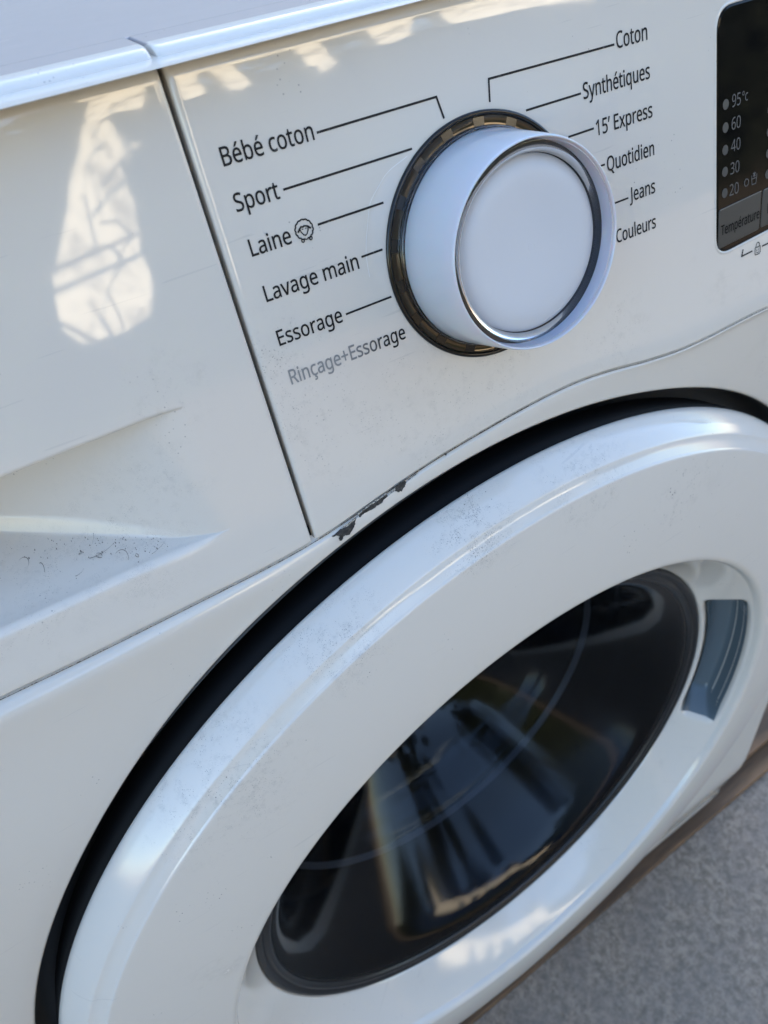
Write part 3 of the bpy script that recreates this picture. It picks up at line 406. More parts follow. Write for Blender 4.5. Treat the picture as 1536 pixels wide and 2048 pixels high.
 'Synthétiques': '403,153 396,106 378,66 348,35 307,11 257,-3 198,-8 137,-5 83,4 41,19 41,88 73,76 113,65 156,57 201,55 240,57 273,66 298,79 316,98 327,120 330,147 327,173 318,194 302,213 277,230 242,247 196,265 131,294 106,311 85,330 69,351 57,375 50,403 48,435 54,477 71,513 99,542 136,563 180,576 231,581 276,578 318,572 355,562 389,549 366,487 302,508 266,515 229,517 196,515 169,507 148,494 133,478 124,457 121,434 124,407 133,386 149,367 172,351 204,335 246,318 293,299 332,279 362,255 385,228 398,194;441,430 516,430 609,185 624,144 637,105 646,68 649,68 664,121 686,186 773,430 849,430 664,-59 647,-97 628,-130 606,-156 579,-176 546,-188 508,-192 474,-190 449,-186 449,-130 470,-133 496,-135 520,-132 539,-126 556,-114 570,-99 582,-80 592,-59 614,-2;1124,438 1171,434 1210,421 1241,401 1262,371 1276,330 1280,280 1280,0 1210,0 1210,275 1204,321 1187,353 1157,372 1114,379 1071,374 1038,361 1015,338 995,289 988,223 988,0 917,0 917,430 974,430 985,371 989,371 1005,392 1024,409 1047,422 1071,431 1097,436;1557,50 1589,53 1617,59 1617,5 1585,-4 1545,-8 1512,-5 1482,4 1457,20 1436,44 1423,79 1419,125 1419,375 1358,375 1358,409 1419,437 1447,528 1489,528 1489,430 1613,430 1613,375 1489,375 1489,127 1494,93 1508,69 1530,54;1773,431 1772,399 1769,370 1774,370 1789,391 1808,407 1830,420 1855,429 1881,435 1908,437 1956,433 1995,421 2025,400 2047,370 2061,330 2065,280 2065,0 1995,0 1995,275 1989,321 1972,353 1942,372 1899,379 1856,374 1824,360 1800,338 1785,308 1776,269 1773,222 1773,0 1702,0 1702,609 1773,609;2364,438 2415,432 2459,414 2494,385 2520,346 2536,299 2541,244 2541,201 2247,201 2252,157 2264,119 2284,90 2311,69 2345,56 2384,52 2423,54 2457,60 2522,82 2522,20 2489,8 2457,-1 2422,-6 2381,-8 2323,-2 2273,17 2231,48 2200,91 2181,146 2174,212 2180,277 2198,333 2226,378 2264,411 2311,431;2363,380 2332,377 2305,366 2283,348 2260,309 2249,257 2468,257 2465,292 2456,322 2442,346 2422,364 2396,376;2477,606 2456,579 2426,546 2393,513 2362,486 2316,486 2316,496 2342,532 2370,575 2392,614 2477,614;2794,50 2827,53 2854,59 2854,5 2822,-4 2782,-8 2749,-5 2720,4 2694,20 2674,44 2660,79 2656,125 2656,375 2595,375 2595,409 2657,437 2685,528 2727,528 2727,430 2851,430 2851,375 2727,375 2727,127 2731,93 2745,69 2767,54;3010,430 3010,0 2940,0 2940,430;2976,591 2991,588 3004,580 3014,566 3017,546 3014,526 3004,512 2991,504 2976,501 2960,504 2946,512 2937,526 2934,546 2937,566 2946,580 2960,588;3433,-9 3434,25 3437,58 3432,58 3410,32 3381,11 3344,-3 3298,-8 3249,-2 3207,17 3171,48 3144,91 3128,146 3123,214 3128,282 3145,338 3172,381 3208,413 3251,432 3300,438 3346,433 3383,419 3411,397 3434,371 3437,371 3447,430 3504,430 3504,-192 3433,-192;3311,51 3351,55 3382,67 3405,87 3421,116 3430,153 3434,199 3434,213 3427,285 3407,337 3384,361 3351,375 3310,379 3274,374 3246,359 3224,334 3203,281 3196,213 3203,145 3224,93 3246,70 3275,55;3999,430 3999,0 3941,0 3931,57 3928,57 3912,36 3893,20 3870,8 3845,-1 3819,-6 3791,-8 3744,-4 3705,8 3675,29 3653,59 3640,99 3635,148 3635,430 3706,430 3706,153 3712,108 3730,76 3759,57 3802,51 3845,55 3878,69 3901,91 3917,121 3926,160 3929,206 3929,430;4302,438 4353,432 4397,414 4432,385 4457,346 4473,299 4479,244 4479,201 4184,201 4189,157 4202,119 4222,90 4249,69 4282,56 4322,52 4360,54 4394,60 4460,82 4460,20 4427,8 4395,-1 4359,-6 4318,-8 4261,-2 4211,17 4169,48 4138,91 4118,146 4111,212 4117,277 4135,333 4164,378 4202,411 4248,431;4301,380 4269,377 4243,366 4221,348 4198,309 4186,257 4405,257 4402,292 4394,322 4380,346 4360,364 4333,376;4868,119 4862,80 4847,49 4822,24 4787,6 4745,-4 4696,-8 4654,-6 4619,-1 4588,8 4561,19 4561,83 4623,60 4660,52 4698,49 4744,53 4775,66 4794,86 4800,112 4797,128 4791,141 4778,154 4759,167 4694,196 4622,228 4596,245 4577,266 4565,292 4561,324 4565,358 4580,386 4605,408 4656,430 4722,438 4760,436 4795,430 4828,421 4859,409 4835,353 4778,372 4748,378 4717,380 4679,377 4651,366 4634,350 4628,328 4631,312 4638,298 4652,286 4673,274 4739,246 4808,215 4834,197 4852,176 4864,150',
 '15’ Express': '285,0 216,0 216,400 216,439 217,470 219,499 196,477 169,455 108,405 71,452 226,573 285,573;679,351 734,346 781,331 819,307 848,274 866,232 872,183 865,128 846,81 815,43 773,15 720,-2 658,-8 615,-6 575,0 539,10 509,23 509,90 541,74 579,62 620,55 658,52 698,55 733,65 761,82 782,106 795,137 800,176 796,210 784,239 765,262 738,279 701,289 656,292 605,288 558,280 523,302 545,573 832,573 832,508 605,508 591,342 628,348;1048,564 1030,503 1005,437 979,376 927,376 939,424 950,476 960,527 967,573 1043,573;1664,0 1344,0 1344,573 1664,573 1664,509 1416,509 1416,330 1650,330 1650,268 1416,268 1416,63 1664,63;1882,220 1734,430 1814,430 1925,268 2034,430 2114,430 1966,220 2122,0 2042,0 1925,172 1806,0 1727,0;2409,438 2458,432 2501,413 2537,383 2564,339 2580,284 2585,216 2580,148 2563,93 2537,49 2502,17 2458,-2 2408,-8 2377,-6 2350,1 2326,11 2306,24 2275,55 2270,55 2273,20 2275,-16 2275,-192 2204,-192 2204,430 2262,430 2272,371 2275,371 2289,389 2306,405 2326,419 2349,429 2377,436;2396,379 2357,374 2326,362 2304,342 2288,313 2279,275 2275,229 2275,216 2278,167 2286,126 2301,93 2324,70 2356,55 2398,51 2434,56 2462,72 2484,98 2500,131 2509,171 2512,217 2505,283 2484,334 2462,359 2432,374;2898,438 2924,437 2949,433 2940,368 2917,372 2893,374 2869,371 2846,363 2825,351 2806,334 2790,313 2778,289 2771,261 2768,229 2768,0 2698,0 2698,430 2755,430 2763,351 2767,351 2782,374 2800,395 2820,413 2844,426 2870,435;3195,438 3246,432 3290,414 3325,385 3351,346 3367,299 3372,244 3372,201 3078,201 3083,157 3095,119 3115,90 3142,69 3175,56 3215,52 3254,54 3287,60 3353,82 3353,20 3320,8 3288,-1 3253,-6 3212,-8 3154,-2 3104,17 3062,48 3031,91 3011,146 3005,212 3011,277 3028,333 3057,378 3095,411 3141,431;3194,380 3163,377 3136,366 3114,348 3091,309 3079,257 3298,257 3296,292 3287,322 3273,346 3253,364 3227,376;3761,119 3756,80 3740,49 3715,24 3681,6 3639,-4 3589,-8 3548,-6 3512,-1 3481,8 3455,19 3455,83 3517,60 3554,52 3591,49 3637,53 3669,66 3687,86 3693,112 3691,128 3684,141 3672,154 3652,167 3587,196 3516,228 3489,245 3470,266 3458,292 3454,324 3459,358 3474,386 3498,408 3550,430 3615,438 3653,436 3688,430 3721,421 3752,409 3728,353 3671,372 3641,378 3610,380 3572,377 3544,366 3527,350 3521,328 3524,312 3532,298 3546,286 3567,274 3632,246 3702,215 3727,197 3746,176 3757,150;4145,119 4140,80 4124,49 4099,24 4065,6 4023,-4 3974,-8 3932,-6 3896,-1 3866,8 3839,19 3839,83 3901,60 3938,52 3975,49 4021,53 4053,66 4071,86 4077,112 4075,128 4068,141 4056,154 4036,167 3971,196 3900,228 3873,245 3854,266 3842,292 3838,324 3843,358 3858,386 3883,408 3934,430 3999,438 4037,436 4073,430 4106,421 4136,409 4112,353 4055,372 4025,378 3994,380 3956,377 3928,366 3911,350 3905,328 3908,312 3916,298 3930,286 3951,274 4016,246 4086,215 4111,197 4130,176 4141,150',
 'Quotidien': '577,287 573,221 559,160 535,108 503,64 461,30 411,6 548,-136 444,-136 334,-7 324,-8 314,-8 251,-3 196,13 151,39 114,73 85,116 65,167 53,224 49,288 56,370 78,442 100,482 130,517 166,545 208,565 258,577 314,581 369,577 417,565 459,545 495,517 524,483 547,442 570,370;125,287 130,220 145,163 171,117 207,83 255,62 314,55 373,62 420,83 456,117 481,163 496,220 501,287 496,354 481,411 456,457 421,491 373,511 314,518 255,511 207,490 171,457 145,411 130,354;1054,430 1054,0 996,0 986,57 982,57 967,36 947,20 924,8 900,-1 873,-6 846,-8 799,-4 760,8 729,29 707,59 694,99 690,148 690,430 761,430 761,153 767,108 784,76 814,57 856,51 899,55 932,69 956,91 972,121 980,160 983,206 983,430;1564,216 1560,165 1550,121 1533,82 1510,51 1481,25 1446,7 1407,-4 1363,-8 1322,-4 1285,7 1251,25 1222,51 1199,82 1181,121 1170,165 1166,216 1172,282 1190,336 1219,380 1259,412 1308,431 1366,438 1421,431 1469,412 1508,380 1538,336 1557,282;1239,216 1242,169 1252,128 1269,95 1294,71 1325,56 1365,51 1404,56 1436,71 1461,95 1478,128 1487,169 1491,216 1487,263 1477,303 1460,335 1436,359 1404,374 1364,379 1324,374 1292,359 1269,335 1252,303 1242,263;1819,50 1852,53 1879,59 1879,5 1847,-4 1807,-8 1774,-5 1745,4 1719,20 1698,44 1685,79 1681,125 1681,375 1620,375 1620,409 1682,437 1710,528 1751,528 1751,430 1876,430 1876,375 1751,375 1751,127 1756,93 1770,69 1792,54;2035,430 2035,0 1965,0 1965,430;2001,591 2016,588 2029,580 2039,566 2042,546 2039,526 2029,512 2016,504 2001,501 1985,504 1971,512 1962,526 1959,546 1962,566 1971,580 1985,588;2324,-8 2274,-2 2231,17 2196,48 2169,91 2153,146 2148,214 2153,282 2169,338 2196,381 2232,413 2275,432 2325,438 2356,436 2383,429 2407,420 2427,407 2444,391 2458,374 2463,374 2460,405 2458,438 2458,609 2528,609 2528,0 2472,0 2461,58 2458,58 2444,40 2427,24 2406,11 2383,1 2356,-6;2335,51 2376,55 2408,67 2431,88 2452,135 2459,200 2459,213 2452,284 2432,336 2410,360 2377,375 2334,379 2300,374 2271,359 2249,334 2228,281 2221,213 2228,144 2249,93 2271,69 2300,55;2735,430 2735,0 2665,0 2665,430;2701,591 2716,588 2729,580 2739,566 2742,546 2739,526 2729,512 2716,504 2701,501 2685,504 2671,512 2662,526 2659,546 2662,566 2671,580 2685,588;3038,438 3089,432 3133,414 3168,385 3194,346 3210,299 3215,244 3215,201 2921,201 2925,157 2938,119 2958,90 2985,69 3018,56 3058,52 3096,54 3130,60 3196,82 3196,20 3163,8 3131,-1 3096,-6 3055,-8 2997,-2 2947,17 2905,48 2874,91 2854,146 2848,212 2854,277 2871,333 2900,378 2938,411 2984,431;3037,380 3006,377 2979,366 2957,348 2934,309 2922,257 3141,257 3138,292 3130,322 3116,346 3096,364 3070,376;3531,438 3578,434 3617,421 3647,401 3669,371 3682,330 3686,280 3686,0 3617,0 3617,275 3611,321 3593,353 3564,372 3520,379 3478,374 3445,361 3422,338 3401,289 3395,223 3395,0 3324,0 3324,430 3381,430 3391,371 3395,371 3411,392 3431,409 3453,422 3478,431 3504,436',
 'Jeans': '-3,-152 -37,-150 -63,-142 -63,-81 -35,-87 -5,-89 15,-87 33,-81 50,-70 63,-53 71,-29 74,3 74,573 146,573 146,9 141,-42 128,-82 105,-113 75,-135 39,-148;453,438 505,432 548,414 583,385 609,346 625,299 630,244 630,201 336,201 341,157 353,119 373,90 400,69 434,56 473,52 512,54 546,60 611,82 611,20 578,8 546,-1 511,-6 470,-8 412,-2 362,17 320,48 289,91 270,146 263,212 269,277 287,333 315,378 353,411 400,431;452,380 421,377 394,366 372,348 349,309 338,257 557,257 554,292 545,322 531,346 511,364 485,376;902,437 950,433 989,422 1018,403 1039,375 1052,338 1056,293 1056,0 1005,0 991,61 988,61 969,40 950,22 929,9 905,-1 877,-6 844,-8 807,-5 774,6 747,23 726,48 713,80 708,119 714,159 731,192 759,219 798,238 850,251 914,257 987,259 987,285 981,330 964,359 936,375 898,380 865,378 834,370 777,347 755,400 786,414 822,426 861,434;923,208 855,200 812,182 789,155 781,119 787,87 803,66 828,53 860,49 910,56 950,79 970,103 982,134 986,172 986,210;1396,438 1443,434 1482,421 1512,401 1534,371 1547,330 1552,280 1552,0 1482,0 1482,275 1476,321 1459,353 1429,372 1386,379 1343,374 1310,361 1287,338 1267,289 1260,223 1260,0 1189,0 1189,430 1246,430 1257,371 1261,371 1277,392 1296,409 1319,422 1343,431 1369,436;1965,119 1960,80 1944,49 1919,24 1885,6 1842,-4 1793,-8 1751,-6 1716,-1 1685,8 1658,19 1658,83 1721,60 1757,52 1795,49 1841,53 1872,66 1891,86 1897,112 1894,128 1888,141 1875,154 1856,167 1791,196 1719,228 1693,245 1674,266 1662,292 1658,324 1663,358 1677,386 1702,408 1754,430 1819,438 1857,436 1892,430 1925,421 1956,409 1932,353 1875,372 1845,378 1814,380 1776,377 1748,366 1731,350 1725,328 1728,312 1735,298 1749,286 1770,274 1836,246 1905,215 1931,197 1949,176 1961,150',
 'Couleurs': '323,517 280,513 241,502 206,482 178,456 155,423 139,383 129,337 125,286 131,220 147,164 175,117 213,83 262,62 322,55 359,57 394,62 460,78 460,15 427,5 393,-2 356,-7 312,-8 257,-4 208,8 166,28 130,56 101,90 78,131 56,203 49,287 53,349 67,406 89,456 120,499 159,534 206,559 261,575 324,581 367,578 409,572 448,561 482,547 453,486 394,508 360,515;949,216 945,165 935,121 918,82 895,51 866,25 831,7 792,-4 748,-8 707,-4 670,7 636,25 607,51 584,82 566,121 555,165 551,216 557,282 575,336 604,380 644,412 693,431 751,438 806,431 854,412 893,380 923,336 942,282;624,216 627,169 637,128 654,95 678,71 710,56 750,51 789,56 821,71 846,95 862,128 872,169 876,216 872,263 862,303 845,335 821,359 789,374 749,379 709,374 677,359 654,335 637,303 627,263;1419,430 1419,0 1362,0 1351,57 1348,57 1332,36 1313,20 1290,8 1265,-1 1239,-6 1212,-8 1164,-4 1126,8 1095,29 1073,59 1060,99 1055,148 1055,430 1127,430 1127,153 1133,108 1150,76 1180,57 1222,51 1265,55 1298,69 1322,91 1337,121 1346,160 1349,206 1349,430;1626,0 1556,0 1556,609 1626,609;1929,438 1980,432 2024,414 2059,385 2085,346 2101,299 2106,244 2106,201 1812,201 1816,157 1829,119 1849,90 1876,69 1909,56 1949,52 1987,54 2021,60 2087,82 2087,20 2054,8 2022,-1 1987,-6 1945,-8 1888,-2 1838,17 1796,48 1765,91 1745,146 1739,212 1744,277 1762,333 1791,378 1829,411 1875,431;1928,380 1897,377 1870,366 1848,348 1825,309 1813,257 2032,257 2029,292 2021,322 2007,346 1987,364 1961,376;2574,430 2574,0 2516,0 2506,57 2503,57 2487,36 2468,20 2445,8 2420,-1 2394,-6 2366,-8 2319,-4 2280,8 2250,29 2228,59 2215,99 2210,148 2210,430 2281,430 2281,153 2287,108 2305,76 2334,57 2377,51 2420,55 2453,69 2476,91 2492,121 2501,160 2504,206 2504,430;2911,438 2937,437 2962,433 2953,368 2930,372 2906,374 2882,371 2859,363 2838,351 2819,334 2803,313 2791,289 2784,261 2781,229 2781,0 2711,0 2711,430 2768,430 2776,351 2779,351 2795,374 2812,395 2833,413 2856,426 2883,435;3322,119 3316,80 3301,49 3275,24 3241,6 3199,-4 3150,-8 3108,-6 3073,-1 3042,8 3015,19 3015,83 3077,60 3114,52 3152,49 3198,53 3229,66 3247,86 3253,112 3251,128 3245,141 3232,154 3213,167 3148,196 3076,228 3050,245 3030,266 3018,292 3014,324 3019,358 3034,386 3059,408 3110,430 3176,438 3214,436 3249,430 3282,421 3313,409 3289,353 3232,372 3202,378 3171,380 3133,377 3105,366 3088,350 3082,328 3084,312 3092,298 3106,286 3127,274 3192,246 3262,215 3288,197 3306,176 3318,150',
 '95': '417,328 415,279 410,231 401,183 387,139 366,99 340,63 306,33 265,11 214,-3 154,-8 117,-6 82,0 82,60 115,53 152,50 204,54 245,68 278,90 303,118 322,153 334,192 342,235 346,281 341,281 327,263 310,247 290,233 266,223 237,216 204,214 158,219 118,235 85,260 61,294 45,336 40,387 46,443 63,491 90,529 127,557 171,575 223,581 262,577 299,565 332,545 361,518 384,483 402,439 413,388;223,521 192,518 165,507 142,488 124,463 113,429 110,388 117,339 137,301 158,284 186,273 220,269 256,273 286,285 311,303 330,325 342,349 346,374 344,400 338,426 328,451 315,474 298,493 277,508 252,518;679,351 734,346 781,331 819,307 848,274 866,232 872,183 865,128 846,81 815,43 773,15 720,-2 658,-8 615,-6 575,0 539,10 509,23 509,90 541,74 579,62 620,55 658,52 698,55 733,65 761,82 782,106 795,137 800,176 796,210 784,239 765,262 738,279 701,289 656,292 605,288 558,280 523,302 545,573 832,573 832,508 605,508 591,342 628,348',
 '60': '44,245 46,294 51,342 60,389 75,433 95,474 121,510 155,539 196,562 246,576 306,581 344,579 377,573 377,513 344,520 308,523 257,518 216,504 183,483 158,454 139,419 127,380 119,337 115,291 119,291 133,309 150,326 170,339 194,350 223,356 255,358 302,353 342,338 375,313 400,279 416,236 421,184 415,129 399,82 372,44 336,15 291,-2 239,-8 199,-4 163,7 130,26 101,54 77,89 59,133 48,185;238,51 270,55 297,66 320,84 337,109 348,143 351,184 344,233 324,271 302,289 274,300 241,303 205,299 175,287 150,270 131,248 119,223 115,198 117,172 123,146 133,121 146,99 164,79 185,64 210,55;878,287 876,221 868,163 854,112 834,70 808,37 775,12 735,-3 687,-8 647,-4 612,8 581,27 544,70 518,129 503,201 498,287 503,373 517,446 541,504 577,547 608,566 645,578 687,581 728,578 763,566 794,547 831,504 857,446 873,373;569,287 571,215 580,156 595,111 618,78 648,59 687,52 726,59 757,78 779,110 795,156 804,215 807,287 804,359 795,417 779,463 757,495 726,515 687,521 648,515 618,495 595,463 580,417 571,359',
 '40': '443,130 359,130 359,0 291,0 291,130 17,130 17,190 286,576 359,576 359,193 443,193;291,374 291,412 293,444 294,474 295,500 292,500 276,468 257,438 86,193 291,193;878,287 876,221 868,163 854,112 834,70 808,37 775,12 735,-3 687,-8 647,-4 612,8 581,27 544,70 518,129 503,201 498,287 503,373 517,446 541,504 577,547 608,566 645,578 687,581 728,578 763,566 794,547 831,504 857,446 873,373;569,287 571,215 580,156 595,111 618,78 648,59 687,52 726,59 757,78 779,110 795,156 804,215 807,287 804,359 795,417 779,463 757,495 726,515 687,521 648,515 618,495 595,463 580,417 571,359',
 '30': '395,439 392,403 381,372 363,347 340,326 310,311 277,302 277,298 319,290 353,276 379,255 398,229 409,198 413,163 407,116 390,74 360,40 318,14 263,-3 193,-8 150,-6 110,-1 72,8 36,23 36,89 74,73 114,61 155,54 194,51 241,55 278,65 305,81 324,104 335,132 339,164 335,197 320,223 297,242 265,255 226,263 179,265 123,265 123,326 180,326 223,329 259,339 286,356 307,377 319,404 323,434 316,471 295,498 262,516 219,521 190,520 164,515 117,498 75,473 39,521 73,544 115,563 163,576 218,581 273,576 317,563 352,540 376,511 390,477;878,287 876,221 868,163 854,112 834,70 808,37 775,12 735,-3 687,-8 647,-4 612,8 581,27 544,70 518,129 503,201 498,287 503,373 517,446 541,504 577,547 608,566 645,578 687,581 728,578 763,566 794,547 831,504 857,446 873,373;569,287 571,215 580,156 595,111 618,78 648,59 687,52 726,59 757,78 779,110 795,156 804,215 807,287 804,359 795,417 779,463 757,495 726,515 687,521 648,515 618,495 595,463 580,417 571,359',
 '20': '417,0 38,0 38,59 188,210 261,287 287,320 306,353 318,387 322,424 315,466 294,496 261,514 221,520 181,517 147,506 115,489 83,466 45,513 94,548 122,561 153,572 186,578 221,581 270,576 313,562 347,540 372,510 388,472 394,428 389,385 375,344 353,305 324,267 247,185 128,67 128,64 417,64;878,287 876,221 868,163 854,112 834,70 808,37 775,12 735,-3 687,-8 647,-4 612,8 581,27 544,70 518,129 503,201 498,287 503,373 517,446 541,504 577,547 608,566 645,578 687,581 728,578 763,566 794,547 831,504 857,446 873,373;569,287 571,215 580,156 595,111 618,78 648,59 687,52 726,59 757,78 779,110 795,156 804,215 807,287 804,359 795,417 779,463 757,495 726,515 687,521 648,515 618,495 595,463 580,417 571,359',
 '°c': '172,334 136,338 105,350 79,369 60,393 48,423 44,457 48,492 60,522 79,546 104,565 135,577 172,581 207,577 238,565 264,546 283,522 295,492 299,457 295,423 283,393 264,369 238,350 207,338;172,382 206,387 229,403 242,427 247,457 242,489 228,513 205,529 172,534 138,529 115,513 101,489 96,457 101,427 115,403 138,387;584,-8 530,-2 482,15 443,45 413,87 394,143 387,213 394,284 414,342 445,385 486,415 534,432 589,438 621,436 652,431 680,424 702,415 680,356 635,370 587,376 548,371 516,358 491,335 474,303 464,263 460,213 464,166 474,126 491,94 515,71 546,58 583,53 616,55 645,60 694,78 694,15 672,5 647,-2 618,-7',
 'Température': '259,0 187,0 187,509 8,509 8,573 437,573 437,509 259,509;680,438 731,432 775,414 810,385 836,346 852,299 857,244 857,201 563,201 568,157 580,119 600,90 627,69 660,56 700,52 739,54 773,60 838,82 838,20 805,8 773,-1 738,-6 697,-8 639,-2 589,17 547,48 516,91 496,146 490,212 496,277 514,333 542,378 580,411 627,431;679,380 648,377 621,366 599,348 576,309 565,257 783,257 781,292 772,322 758,346 738,364 712,376;1438,438 1482,434 1519,421 1547,401 1567,371 1579,330 1583,280 1583,0 1513,0 1513,277 1508,321 1492,353 1465,372 1426,379 1388,374 1358,362 1336,342 1316,298 1310,237 1310,0 1240,0 1240,277 1237,308 1230,333 1218,353 1201,367 1179,376 1152,379 1113,374 1083,360 1062,338 1048,308 1040,269 1037,223 1037,0 966,0 966,430 1023,430 1034,371 1038,371 1053,392 1071,409 1092,422 1115,431 1139,436 1164,438 1210,433 1247,420 1276,398 1296,366 1300,366 1325,398 1359,420 1397,433;1921,438 1970,432 2013,413 2049,383 2075,339 2092,284 2097,216 2092,148 2075,93 2049,49 2013,17 1970,-2 1920,-8 1889,-6 1861,1 1838,11 1818,24 1787,55 1782,55 1785,20 1787,-16 1787,-192 1716,-192 1716,430 1774,430 1783,371 1787,371 1801,389 1818,405 1837,419 1861,429 1888,436;1908,379 1869,374 1838,362 1815,342 1800,313 1790,275 1787,229 1787,216 1789,167 1798,126 1813,93 1836,70 1868,55 1909,51 1945,56 1974,72 1996,98 2012,131 2021,171 2024,217 2017,283 1996,334 1973,359 1944,374;2375,438 2427,432 2470,414 2505,385 2531,346 2547,299 2553,244 2553,201 2258,201 2263,157 2276,119 2296,90 2322,69 2356,56 2395,52 2434,54 2468,60 2533,82 2533,20 2501,8 2468,-1 2433,-6 2392,-8 2335,-2 2284,17 2243,48 2211,91 2192,146 2185,212 2191,277 2209,333 2237,378 2275,411 2322,431;2374,380 2343,377 2317,366 2295,348 2271,309 2260,257 2479,257 2476,292 2468,322 2453,346 2433,364 2407,376;2488,606 2468,579 2437,546 2405,513 2374,486 2327,486 2327,496 2353,532 2381,575 2403,614 2488,614;2862,438 2888,437 2913,433 2904,368 2881,372 2857,374 2833,371 2810,363 2789,351 2770,334 2754,313 2742,289 2735,261 2732,229 2732,0 2662,0 2662,430 2719,430 2727,351 2731,351 2746,374 2763,395 2784,413 2808,426 2834,435;3156,437 3203,433 3242,422 3272,403 3293,375 3305,338 3310,293 3310,0 3258,0 3245,61 3241,61 3223,40 3203,22 3182,9 3158,-1 3130,-6 3097,-8 3060,-5 3028,6 3000,23 2979,48 2966,80 2962,119 2967,159 2984,192 3012,219 3052,238 3104,251 3168,257 3241,259 3241,285 3235,330 3217,359 3189,375 3152,380 3119,378 3087,370 3030,347 3009,400 3039,414 3075,426 3115,434;3176,208 3109,200 3065,182 3042,155 3034,119 3040,87 3057,66 3082,53 3113,49 3163,56 3204,79 3224,103 3236,134 3240,172 3240,210;3586,50 3619,53 3646,59 3646,5 3614,-4 3574,-8 3542,-5 3512,4 3486,20 3466,44 3453,79 3448,125 3448,375 3387,375 3387,409 3449,437 3477,528 3519,528 3519,430 3643,430 3643,375 3519,375 3519,127 3524,93 3538,69 3559,54;4091,430 4091,0 4034,0 4023,57 4020,57 4004,36 3985,20 3962,8 3937,-1 3911,-6 3884,-8 3837,-4 3798,8 3767,29 3745,59 3732,99 3727,148 3727,430 3799,430 3799,153 3805,108 3822,76 3852,57 3894,51 3937,55 3970,69 3994,91 4009,121 4018,160 4021,206 4021,430;4428,438 4454,437 4479,433 4470,368 4447,372 4423,374 4399,371 4376,363 4355,351 4336,334 4320,313 4308,289 4301,261 4298,229 4298,0 4228,0 4228,430 4285,430 4294,351 4297,351 4312,374 4330,395 4350,413 4374,426 4400,435;4725,438 4776,432 4820,414 4855,385 4881,346 4897,299 4902,244 4902,201 4608,201 4613,157 4625,119 4645,90 4672,69 4705,56 4745,52 4784,54 4818,60 4883,82 4883,20 4850,8 4818,-1 4783,-6 4742,-8 4684,-2 4634,17 4592,48 4561,91 4541,146 4535,212 4541,277 4559,333 4587,378 4625,411 4672,431;4724,380 4693,377 4666,366 4644,348 4621,309 4609,257 4828,257 4826,292 4817,322 4803,346 4783,364 4757,376',
}

CAPH = .573
def word(name, key, x0, x1, z, caph, mat, parent, y=-.003, z1=None, bold=.0, slant=0):
    cu = bpy.data.curves.new(name, 'CURVE'); cu.dimensions = '2D'; cu.fill_mode = 'BOTH'; cu.offset = 0
    cs = [[tuple(float(v) / 1000 for v in p.split(',')) for p in c.split()] for c in GLY[key].split(';')]
    for c in cs:
        s = cu.splines.new('POLY'); s.points.add(len(c) - 1)
        for i, (a, b) in enumerate(c): s.points[i].co = (a, b, 0, 1)
        s.use_cyclic_u = True
    tmp = bpy.data.objects.new('tmp', cu); col.objects.link(tmp)
    dg = bpy.context.evaluated_depsgraph_get()
    me = bpy.data.meshes.new_from_object(tmp.evaluated_get(dg))
    bpy.data.objects.remove(tmp)
    xs = [p[0] for c in cs for p in c]; lo, hi = min(xs), max(xs)
    z1 = z if z1 is None else z1
    for v in me.vertices:
        t = (v.co.x - lo) / (hi - lo)
        v.co = P(x0 + (x1 - x0) * t + slant * v.co.y, y, z + (z1 - z) * t + v.co.y * caph / CAPH) * U
    bm = bmesh.new(); bm.from_mesh(me); dy = .00002
    for c in (cs if bold else []):
        for i in range(len(c)):
            a = Vector(c[i]); b = Vector(c[(i + 1) % len(c)]); d = b - a
            if d.length < 1e-6: continue
            d.normalize(); nr = Vector((-d.y, d.x)) * bold; e = d * bold * .8; q = []
            for p in (a - e + nr, a - e - nr, b + e - nr, b + e + nr):
                t = (p.x - lo) / (hi - lo)
                q.append(bm.verts.new(P(x0 + (x1 - x0) * t, y - dy, z + (z1 - z) * t + p.y * caph / CAPH) * U))
            bm.faces.new(q); dy += .00002 if dy < .002 else -.0018
    bm.to_mesh(me); bm.free()
    me.materials.clear(); me.materials.append(mat); me.name = name
    o = bpy.data.objects.new(name, me); col.objects.link(o); o.parent = parent
    return o
CH = .121
B = .010
for key, a, b, z in [('Bébé coton', -2.068, -1.352, 1.129), ('Sport', -2.074, -1.728, .823), ('Laine', -2.062, -1.731, .500), ('Lavage main', -2.057, -1.240, .153),
                     ('Essorage', -2.060, -1.489, -.201), ('Rinçage+Essorage', -2.058, -.967, -.533), ('Coton', 1.537, 1.882, 1.137), ('Synthétiques', 1.145, 1.897, .838),
                     ('15’ Express', 1.258, 1.912, .525), ('Quotidien', 1.355, 1.918, .205), ('Jeans', 1.600, 1.914, -.126), ('Couleurs', 1.412, 1.908, -.449)]:
    word('programme_name', key, a, b, z, CH, INK_FADED if key[0] == 'R' else INK, cpo, bold=B)
